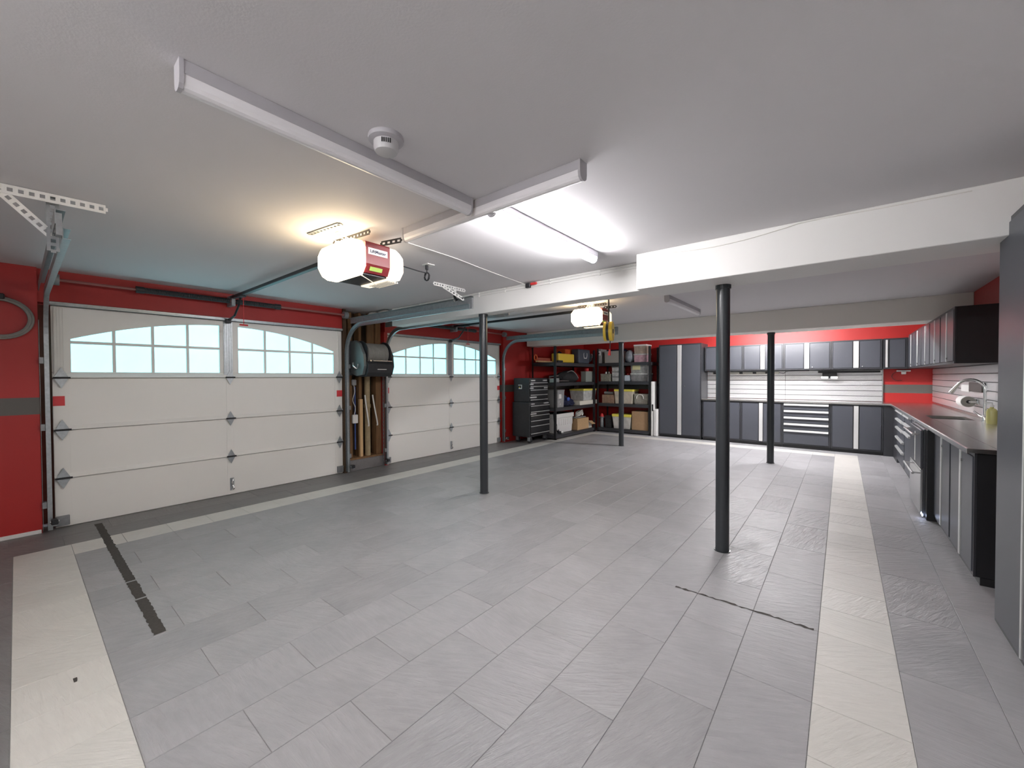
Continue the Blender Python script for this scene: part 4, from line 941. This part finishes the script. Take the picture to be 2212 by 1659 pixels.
# top shelf
z = ZS1[3]
ya, yb, zt = r1(1158, 1196, 765, 781, -5.1)
t = thing('hand_saw', (-5.15, (ya+yb)/2, z), 'red-handled saw lying on the top shelf by the wall', 'saw', G1)
B().box(-5.16, -5.13, ya+0.1, yb-0.09, z+0.03, z+0.10, 0.004).out('blade', mat('rusty_red', (0.45, 0.10, 0.06), 0.6), t)
B().tube([Vector((-5.145, ya+0.05+0.05*math.cos(a), z+0.10+0.06*math.sin(a))) for a in [2*math.pi*i/20 for i in range(20)]], 0.014, 8, True).out('handle', M_ORANGE, t, True)
B().box(-5.13, -5.05, ya+0.02, yb-0.09, z, z+0.03, 0.004).out('wood_batten', M_WOODL, t)
ya, yb, zt = r1(1202, 1240, 764, 780)
t = thing('tool_case', (-4.99, (ya+yb)/2, z), 'yellow tool case lying on the top shelf', 'tool case', G1)
B().box(-5.12, -4.92, ya+0.08, yb, z+0.004, zt, 0.02, 2).out('case', M_YELLOW, t); B().box(-4.94, -4.905, ya+0.02, ya+0.24, z+0.005, z+0.05, 0.008).out('handle', M_BPLAST, t)
ya, yb, _ = r1(1203, 1221, 750, 764, -5.3)
t = thing('cloth_bundle', (-5.3, (ya+yb)/2, z), 'dark navy bundle behind the yellow tool case', 'bundle', G1)
B().blob((-5.30, (ya+yb)/2-0.06, z+0.15), 0.10, (yb-ya)/2-0.08, 0.15, 0.05, 3, 4, z+0.002).out('cloth', M_NAVY, t, True)
ya, yb, zt = r1(1222, 1246, 746, 780, -5.0)
ya, yb, _ = r1(1221, 1246, 746, 780, -5.13)
boxthing('orange_bin', -5.38, -5.135, ya, yb-0.01, z, z+0.345, M_ORANGE, 'tall orange bin on the top shelf behind the yellow case', 'bin', None, 0.96, G1)
ya, yb, zt = r1(1248, 1274, 746, 781, -4.93)
zt = 2.06
t = thing('storage_bin', (-5.1, (ya+yb)/2, z), 'blue-grey bin with a pale horseshoe emblem on the top shelf', 'bin', G1)
B().taper(-5.12, -4.90, ya, yb-0.02, z+0.002, zt, 0.9, 0.03).out('bin', M_SLATE, t)
c = (ya+yb)/2+0.03; b = B()
U = [(c-0.075, z+0.26), (c-0.085, z+0.22), (c-0.075, z+0.17), (c-0.06, z+0.135), (c+0.06, z+0.135), (c+0.075, z+0.17), (c+0.085, z+0.22), (c+0.075, z+0.26)]
b.tube([Vector((-4.912+0.0, y, zz)) for y, zz in U], 0.012, 8); b.out('emblem', M_PLASTW, t, True)
t = thing('duffel', (-5.08, 9.21, z), 'black cloth bag on the top shelf between the blue-grey and grey bins', 'bag', G1)
B().blob((-5.08, 9.215, z+0.155), 0.17, 0.075, 0.155, 0.05, 3, 9, z+0.002).out('bag', M_BAG, t, True)
B().tube(arc((-4.92, 9.215, z+0.20), 0.05, -80, 90, 8, 'yz'), 0.008, 6).out('strap', M_GREYP, t, True)
xa, xb, _ = r2(1285, 1299, 744, 775)
z = 1.73
t = boxthing('file_bin', max(xa, -4.832), xb, 9.41, 9.72, z, z+0.36, mat('warm_grey_plastic', (0.36, 0.345, 0.33), 0.5), 'grey bin with a white tag in the corner of the top shelves', 'bin', group=G2)
B().box(xb-0.10, xb-0.015, 9.402, 9.416, z+0.20, z+0.31, 0.002).out('tag', M_PLASTW, t)
B().box(xb-0.07, xb-0.045, 9.399, 9.404, z+0.235, z+0.265).out('tag_mark', M_BLACK, t)
# second shelf
z = ZS1[2]
ya, yb, zt = r1(1214, 1254, 797, 822, -5.0)
t = thing('equipment_bag', (-5.12, (ya+yb)/2, z), 'large black equipment bag slumped on the second shelf', 'bag', G1)
B().blob((-5.13, (ya+yb)/2, z+0.11), 0.20, (yb-ya)/2, 0.16, 0.07, 3, 11, z+0.002).out('bag', M_BAG, t, True)
B().tube(spline([(-5.05, ya+0.25, z+0.22), (-4.95, ya+0.35, z+0.27), (-4.93, ya+0.5, z+0.2), (-4.95, ya+0.65, z+0.1)]), 0.010, 8).out('strap', M_GREYP, t, True)
ya, yb, zt = r1(1266, 1284, 802, 820)
t = boxthing('paint_can', -5.08, -4.93, ya, yb, z, zt, mat('pale_green_tin', (0.42, 0.46, 0.42), 0.4, metal=0.3), 'pale green tin on the second shelf near the corner', 'tin', None, 0.97, G1)
B().cyl((-5.0, (ya+yb)/2-0.06, zt), (-5.0, (ya+yb)/2-0.06, zt+0.07), 0.05, 14).out('red_cap', M_REDP, t)
ya, yb, zt = r1(1201, 1230, 815, 826)
t = thing('power_drill', (-4.95, (ya+yb)/2, z), 'chrome and black hand tool on the second shelf edge', 'tool', G1)
B().cyl((-4.95, ya+0.12, z+0.035), (-4.95, yb, z+0.03), 0.022, 14, 0.015).out('shaft', M_CHROME, t, True)
B().box(-5.0, -4.92, ya, ya+0.13, z+0.002, z+0.10, 0.015, 2).out('body', M_GREYP, t)
ya, yb, zt = r1(1190, 1208, 803, 815, -5.0)
t = thing('clamp_tool', (-5.1, (ya+yb)/2, z), 'dark clamp with bright chrome bars above the tool chest', 'tool', G1)
B().box(-5.14, -5.08, 7.52, 7.86, z, z+0.10, 0.02, 2).out('body', M_BPLAST, t)
B().cyl((-5.05, 7.52, z+0.13), (-5.05, 7.86, z+0.155), 0.022, 12).cyl((-5.11, 7.60, z+0.10), (-5.05, 7.60, z+0.135), 0.014, 10).out('bar', M_CHROME, t, True)
# third shelf
z = ZS1[1]
ya, yb, zt = r1(1203, 1218, 842, 878, -4.9)
t = boxthing('storage_bin', -5.22, -4.88, ya, yb, z, zt, M_GREYP, 'tall grey bin with a white label on the third shelf', 'bin', None, 0.9, G1)
B().box(-4.89, -4.876, ya+0.05, ya+0.15, z+0.20, z+0.30, 0.002).out('tag', M_PLASTW, t)
B().tube([Vector((-4.886, ya+0.10+0.02*math.sin(i*0.8), z+0.06+0.012*i)) for i in range(9)], 0.005, 6).out('scrawl', M_PLASTW, t, True)
ya, yb, zt = r1(1220, 1246, 852, 874, -5.0); ya -= 0.08; yb -= 0.08
t = thing('tool_bag', (-5.1, (ya+yb)/2, z), 'dark navy bag with a blue patch on the third shelf', 'bag', G1)
B().blob((-5.1, (ya+yb)/2-0.12, z+0.10), 0.15, 0.17, 0.14, 0.14, 3, 21, z+0.002).blob((-5.12, (ya+yb)/2+0.10, z+0.07), 0.16, 0.20, 0.11, 0.14, 3, 22, z+0.002).blob((-5.2, (ya+yb)/2, z+0.17), 0.09, 0.18, 0.09, 0.14, 3, 23).out('bag', M_NAVY, t, True)
B().blob((-4.95, ya+0.15, z+0.17), 0.03, 0.06, 0.05, 0.05, 2, 3).out('patch', mat('blue_cloth', (0.06, 0.12, 0.45), 0.8), t, True)
ya, yb, zt = r1(1246, 1287, 862, 873)
t = carton('flat_box', -5.30, -4.90, ya+0.1, yb, z, z+0.10, mat('white_card', (0.78, 0.76, 0.66), 0.6), 'flat white box under the yellow-lidded tote', group=G1)
ya, yb, _ = r1(1253, 1287, 838, 860)
boxthing('tote', -5.32, -4.92, ya+0.16, yb, z+0.102, z+0.385, M_CLEAR, 'clear tote with yellow lid standing on a flat white box', 'tote', M_LEMON, 0.9, G1)
# bottom shelf
z = ZS1[0]
ya, yb, zt = r1(1204, 1244, 890, 934)
t = thing('laundry_bin', (-5.1, (ya+yb)/2, z), 'big white ribbed bin on the bottom shelf', 'bin', G1)
B().taper(-5.36, -4.975, ya, yb-0.05, z+0.002, zt-0.03, 0.9, 0.012).out('bin', M_PLASTW, t)
B().box(-5.38, -4.965, ya-0.02, yb-0.03, zt-0.13, zt-0.03, 0.01).out('rim', M_PLASTW, t)
for k in range(8):
    yy = ya+0.05+(yb-ya-0.14)*k/7; B().box(-4.995, -4.975, yy-0.006, yy+0.006, z+0.18, zt-0.15).out('rib', M_PLASTW, t)
ya, yb, zt = r1(1247, 1271, 903, 928)
carton('carton', -5.16, -4.92, ya, yb, z, zt, M_CARDL, 'tan cardboard box on the bottom shelf between white bin and open box', group=G1)
t = thing('cable_coil', (-5.05, (ya+yb)/2, zt), 'coil of white cable lying on the tan cardboard box', 'cable', G1)
B().tube([Vector((-5.04+0.09*math.cos(a)*(1-0.01*i), (ya+yb)/2+0.13*math.sin(a), zt+0.02+0.05+0.045*math.sin(a)+0.002*i)) for i, a in enumerate([0.4*i for i in range(50)])], 0.013, 8).out('coil', M_CORD, t, True)
B().box(-5.12, -4.98, ya+0.03, yb-0.03, zt+0.002, zt+0.03, 0.008).out('tray', M_GREYP, t)
ya, yb, zt = r1(1272, 1287, 905, 925)
carton('open_carton', -5.12, -4.94, ya, min(yb, 9.27), z, zt-0.04, mat('white_card', (0.78, 0.76, 0.66), 0.6), 'open white carton with a brown flap at the corner of the bottom shelf', True, G1)
t = thing('string_trimmer', (-4.93, 7.55, z), 'black cordless tool with white ends leaning by the shelf post', 'tool', G1)
B().tube(spline([(-4.93, 7.52, z+0.48), (-4.93, 7.56, z+0.25), (-4.93, 7.68, z+0.06), (-4.93, 7.80, z+0.03)]), 0.03, 10).out('body', M_BPLAST, t, True)
B().blob((-4.905, 7.60, z+0.16), 0.03, 0.035, 0.07, 0.02, 2, 2).blob((-4.905, 7.80, z+0.035), 0.03, 0.05, 0.03, 0.02, 2, 3).out('white_cap', M_PLASTW, t, True)
# ------------------------------------------------------------------ things on the shelves along the back wall
z = ZS2[3]
xa, xb, zt = r2(1306, 1338, 758, 781)
boxthing('tote', xa, xb, 9.40, 9.80, z, zt, mat('pale_grey_plastic', (0.40, 0.39, 0.36), 0.5), 'pale grey tote on the top back-wall shelf left of the column', 'tote', None, 0.95, G2)
t = thing('dark_tarp', (-4.5, 9.85, z), 'dark folded tarp stacked behind the pale grey tote', 'tarp', G2)
B().box(-4.82, -4.25, 9.81, 9.93, z, z+0.36, 0.03, 2).out('tarp', M_NAVY, t); B().box(-4.80, -4.28, 9.80, 9.812, z+0.20, z+0.215).out('fold', M_BAG, t)
xa, xb, zt = r2(1348, 1366, 757, 781)
t = thing('plastic_bag', ((xa+xb)/2, 9.55, z), 'cloudy grey plastic bag on the top shelf right of the column', 'bag', G2)
B().blob(((xa+xb)/2, 9.55, z+0.14), (xb-xa)/2+0.01, 0.14, 0.17, 0.08, 3, 31, z+0.002).out('bag', mat('cloudy_plastic', (0.26, 0.29, 0.33), 0.25, noise=0.5, nscale=25), t, True)
xa, xb, zt = r2(1369, 1396, 764, 781)
M_PINK = mat('pink_contents', (0.45, 0.28, 0.32), 0.35, noise=0.6, nscale=22); M_TAN = mat('mixed_contents', (0.36, 0.28, 0.22), 0.35, noise=0.6, nscale=18)
boxthing('clear_box', xa, xb, 9.42, 9.75, z, zt, M_PINK, 'clear box of pink things on the top shelf under another box', 'box', M_CLEAR, 0.95, G2, lidh=0.02)
boxthing('clear_box', xa, xb, 9.42, 9.75, zt+0.001, zt+0.22, M_TAN, 'clear box with white lid, topmost of the stack on the top shelf', 'box', M_PLASTW, 0.95, G2, lidh=0.025)
z = ZS2[2]
xa, xb, zt = r2(1297, 1318, 804, 823)
t = boxthing('parts_bin', xa, xb, 9.42, 9.62, z, zt-0.04, mat('olive_bin', (0.28, 0.27, 0.22), 0.5, noise=0.5), 'olive parts bin with white caps on the second back-wall shelf', 'bin', None, 0.96, G2)
for k in range(2): B().cyl((xa+0.12+0.08*k, 9.50, zt-0.05), (xa+0.12+0.08*k, 9.50, zt+0.01), 0.022, 12).out('white_cap', M_PLASTW, t)
xa, xb, zt = r2(1321, 1340, 791, 823)
hgt = (1.27+0.42-z)/3
for k in range(3):
    boxthing('clear_case', xa, xb, 9.44, 9.72, z+0.125*k+0.001*k, z+0.125*(k+1), M_CLEAR, ('clear organiser case at the bottom of the stack left of the column', 'clear organiser case in the middle of the stack left of the column', 'clear organiser case on top of the stack left of the column')[k], 'case', M_GREYP, 0.97, G2, lidh=0.02)
xa, xb, zt = r2(1347, 1361, 806, 823)
t = thing('jug', ((xa+xb)/2, 9.5, z), 'white and blue jug on the second shelf right of the column', 'jug', G2)
B().box(xa, xb, 9.44, 9.60, z, zt-0.05, 0.02, 2).out('jug', mat('pale_blue_jug', (0.55, 0.63, 0.70), 0.4), t); B().cyl(((xa+xb)/2, 9.52, zt-0.05), ((xa+xb)/2, 9.52, zt-0.01), 0.03, 14).out('cap', M_REDP, t)
xa, xb, zt = r2(1362, 1399, 806, 823)
boxthing('clear_tote', xa, xb, 9.42, 9.75, z, zt, mat('dark_clear_contents', (0.22, 0.22, 0.22), 0.3, noise=0.6, nscale=20), 'lower clear tote of the pair on the second back-wall shelf', 'tote', M_CLEAR, 0.95, G2, lidh=0.025)
t = boxthing('clear_tote', xa, xb, 9.42, 9.75, zt+0.001, zt+0.23, mat('grey_clear_contents', (0.30, 0.30, 0.29), 0.3, noise=0.7, nscale=18), 'upper clear tote with a yellow note on the second back-wall shelf', 'tote', M_CLEAR, 0.95, G2, lidh=0.025)
B().box(xa+0.05, xa+0.24, 9.412, 9.428, zt+0.08, zt+0.19, 0.002).out('note', mat('pale_yellow_note', (0.62, 0.60, 0.34), 0.7), t)
z = ZS2[1]
xa, xb, zt = r2(1300, 1326, 846, 870)
t = carton('bottle_crate', xa, xb, 9.43, 9.70, z, zt-0.08, mat('brown_crate', (0.34, 0.22, 0.15), 0.7, noise=0.5), 'brown carton on the third back-wall shelf', group=G2)
tag(B().cyl((xa+0.04, 9.50, zt-0.035), (xb-0.05, 9.50, zt-0.035), 0.035, 16).out('paper_roll', M_GREYP, None, True), 'grey roll lying on the brown carton', 'roll', G2)
xa, xb, zt = r2(1327, 1367, 841, 870)
boxthing('tote', xa, xb, 9.41, 9.78, z, zt, mat('tan_clear_contents', (0.60, 0.54, 0.44), 0.35, noise=0.35, nscale=12), 'clear tote with yellow lid on the third back-wall shelf', 'tote', M_LEMON, 0.9, G2, lidh=0.04)
xa, xb, zt = r2(1369, 1400, 851, 871)
t = boxthing('wicker_basket', xa, xb, 9.42, 9.72, z, zt, M_WICKER, 'grey wicker basket with white handle on the third back-wall shelf', 'basket', None, 0.9, G2)
B().tube(arc(((xa+xb)/2-0.02, 9.41, zt-0.10), 0.085, -10, 190, 14), 0.010, 8).out('handle', M_CORD, t, True)
for k in range(7): zz = z+0.03+(zt-z-0.06)*k/6; B().box(xa+0.006, xb-0.006, 9.425, 9.435, zz-0.008, zz+0.008, 0.003).out('weave', M_WICKER, t)
z = ZS2[0]
xa, xb, zt = r2(1300, 1320, 898, 924)
boxthing('dark_bin', max(xa, -4.66), xb, 9.43, 9.70, z, zt, M_BAG, 'black bin on the bottom back-wall shelf', 'bin', None, 0.92, G2)
xa, xb, zt = r2(1289, 1299, 897, 922)
t = thing('can_vac', ((xa+xb)/2, 9.5, z), 'silver can with red top in the shelf corner', 'can', G2)
cx = max((xa+xb)/2, -4.76)
B().lathe((cx, 9.47, z), [(0.05, 0.002), (0.055, 0.01), (0.055, 0.24), (0.075, 0.25), (0.075, 0.262), (0.05, 0.27)], 20).out('can', M_GALV, t, True); B().lathe((cx, 9.47, z), [(0.05, 0.272), (0.045, 0.31), (0.015, 0.35)], 16).out('top', M_REDP, t, True)
xa, xb, zt = r2(1323, 1363, 895, 926)
boxthing('tote', xa, xb, 9.40, 9.78, z, zt, mat('white_clear_contents', (0.62, 0.61, 0.57), 0.35, noise=0.45, nscale=9), 'clear tote with yellow lid on the bottom shelf behind the column', 'tote', M_LEMON, 0.86, G2, lidh=0.05)
xa, xb, zt = r2(1365, 1400, 889, 927)
carton('carton', xa, xb, 9.41, 9.80, z, zt, M_CARD, 'brown cardboard box at the right end of the bottom shelf', group=G2)
# white boards between shelf and locker
for x0, x1, y0_, y1_, zt, lab in ((-3.455, -3.395, 9.34, 9.60, 1.27, 'tall white folded plastic table between shelves and locker'), (-3.39, -3.30, 9.33, 9.60, 0.63, 'short white folded plastic table beside the tall locker')):
    t = thing('folded_table', ((x0+x1)/2, 9.45, 0), lab, 'folding table', 'white folded tables')
    B().box(x0, x1, y0_, y1_, 0, zt, 0.02, 3).out('panel', M_PLASTW, t)
    B().box(x0+0.02, x1-0.02, y0_-0.004, y0_+0.01, 0.06, zt*0.55, 0.003).out('groove', M_WHITE, t)
    if zt > 1: B().box(x0+0.028, x1-0.002, y0_-0.006, y0_+0.04, 0.58, 0.74, 0.006).out('latch', M_BLACK, t)

# ------------------------------------------------------------------ rolling tool chest
t = thing('tool_chest', (-5.22, 7.07, 0), 'black rolling tool chest with silver drawer pulls by the red wall', 'tool chest')
XF = -5.0
B().box(-5.43, XF-0.02, 6.71, 7.38, 0.865, 1.365, 0.012, 2).out('top_chest', M_BPLAST, t)
B().box(-5.46, XF-0.015, 6.70, 7.46, 0.13, 0.86, 0.012, 2).out('rolling_cabinet', M_BPLAST, t)
def pulls(zs, y0, y1, zb):
    for k, zt in enumerate(zs):
        zl = zs[k+1] if k+1 < len(zs) else zb
        d = B().box(XF-0.02, XF, y0+0.02, y1-0.02, zl+0.006, zt-0.004, 0.004).out('drawer', M_BLACK, t)
        B().prism([(XF, zt-0.004), (XF+0.012, zt-0.007), (XF+0.012, zt-0.018), (XF, zt-0.021)], 'y', y0+0.025, y1-0.025).out('pull', M_HANDLE, d)
pulls([1.275, 1.20, 1.125, 1.02, 0.92], 6.71, 7.38, 0.88)
pulls([0.79, 0.665, 0.585, 0.475, 0.365, 0.21], 6.72, 7.45, 0.15)
for y0, y1, z0, z1 in ((6.76, 6.90, 1.30, 1.325), (7.20, 7.34, 1.30, 1.325), (6.73, 6.84, 1.22, 1.245), (6.73, 6.84, 1.14, 1.165), (7.22, 7.36, 1.14, 1.165), (6.73, 6.95, 0.945, 0.975), (6.76, 6.88, 0.81, 0.83), (7.22, 7.40, 0.81, 0.835), (6.74, 6.94, 0.60, 0.625)):
    B().box(XF-0.021, XF+0.003, y0, y1, z0, z1, 0.001).out('sticker', M_HANDLE, t)
em = B().box(-5.30, -5.21, 6.704, 6.712, 1.21, 1.225).box(-5.222, -5.205, 6.704, 6.712, 1.14, 1.225).box(-5.29, -5.21, 6.704, 6.712, 1.135, 1.155).out('emblem', M_PLASTW, t)
B().prism([(-5.29, 1.155), (-5.25, 1.155), (-5.27, 1.185)], 'y', 6.704, 6.711).out('emblem_mark', M_YELLOW, t)
B().box(-5.48, -5.46, 6.78, 6.81, 0.45, 0.62, 0.004).out('side_handle', M_GALV, t)
for x in (-5.39, -5.08):
    for y in (6.80, 7.36):
        c = B().cyl((x, y-0.02, 0.055), (x, y+0.02, 0.055), 0.055, 20).out('caster', M_BPLAST, t, True)
        B().box(x-0.035, x+0.035, y-0.028, y-0.022, 0.04, 0.13).box(x-0.035, x+0.035, y+0.022, y+0.028, 0.04, 0.13).out('fork', M_GALV, c)
t = thing('spray_box', (-5.12, 7.41, 1.27), 'small mint-green box beside the top of the tool chest', 'box')
t.location = Vector((-4.97, 7.50, 1.265))
B().box(-5.03, -4.90, 7.475, 7.585, 1.262, 1.35, 0.006).out('carton', mat('mint_card', (0.45, 0.60, 0.58), 0.5), t); B().box(-5.031, -4.899, 7.474, 7.586, 1.335, 1.352, 0.004).out('lid', M_PLASTW, t)
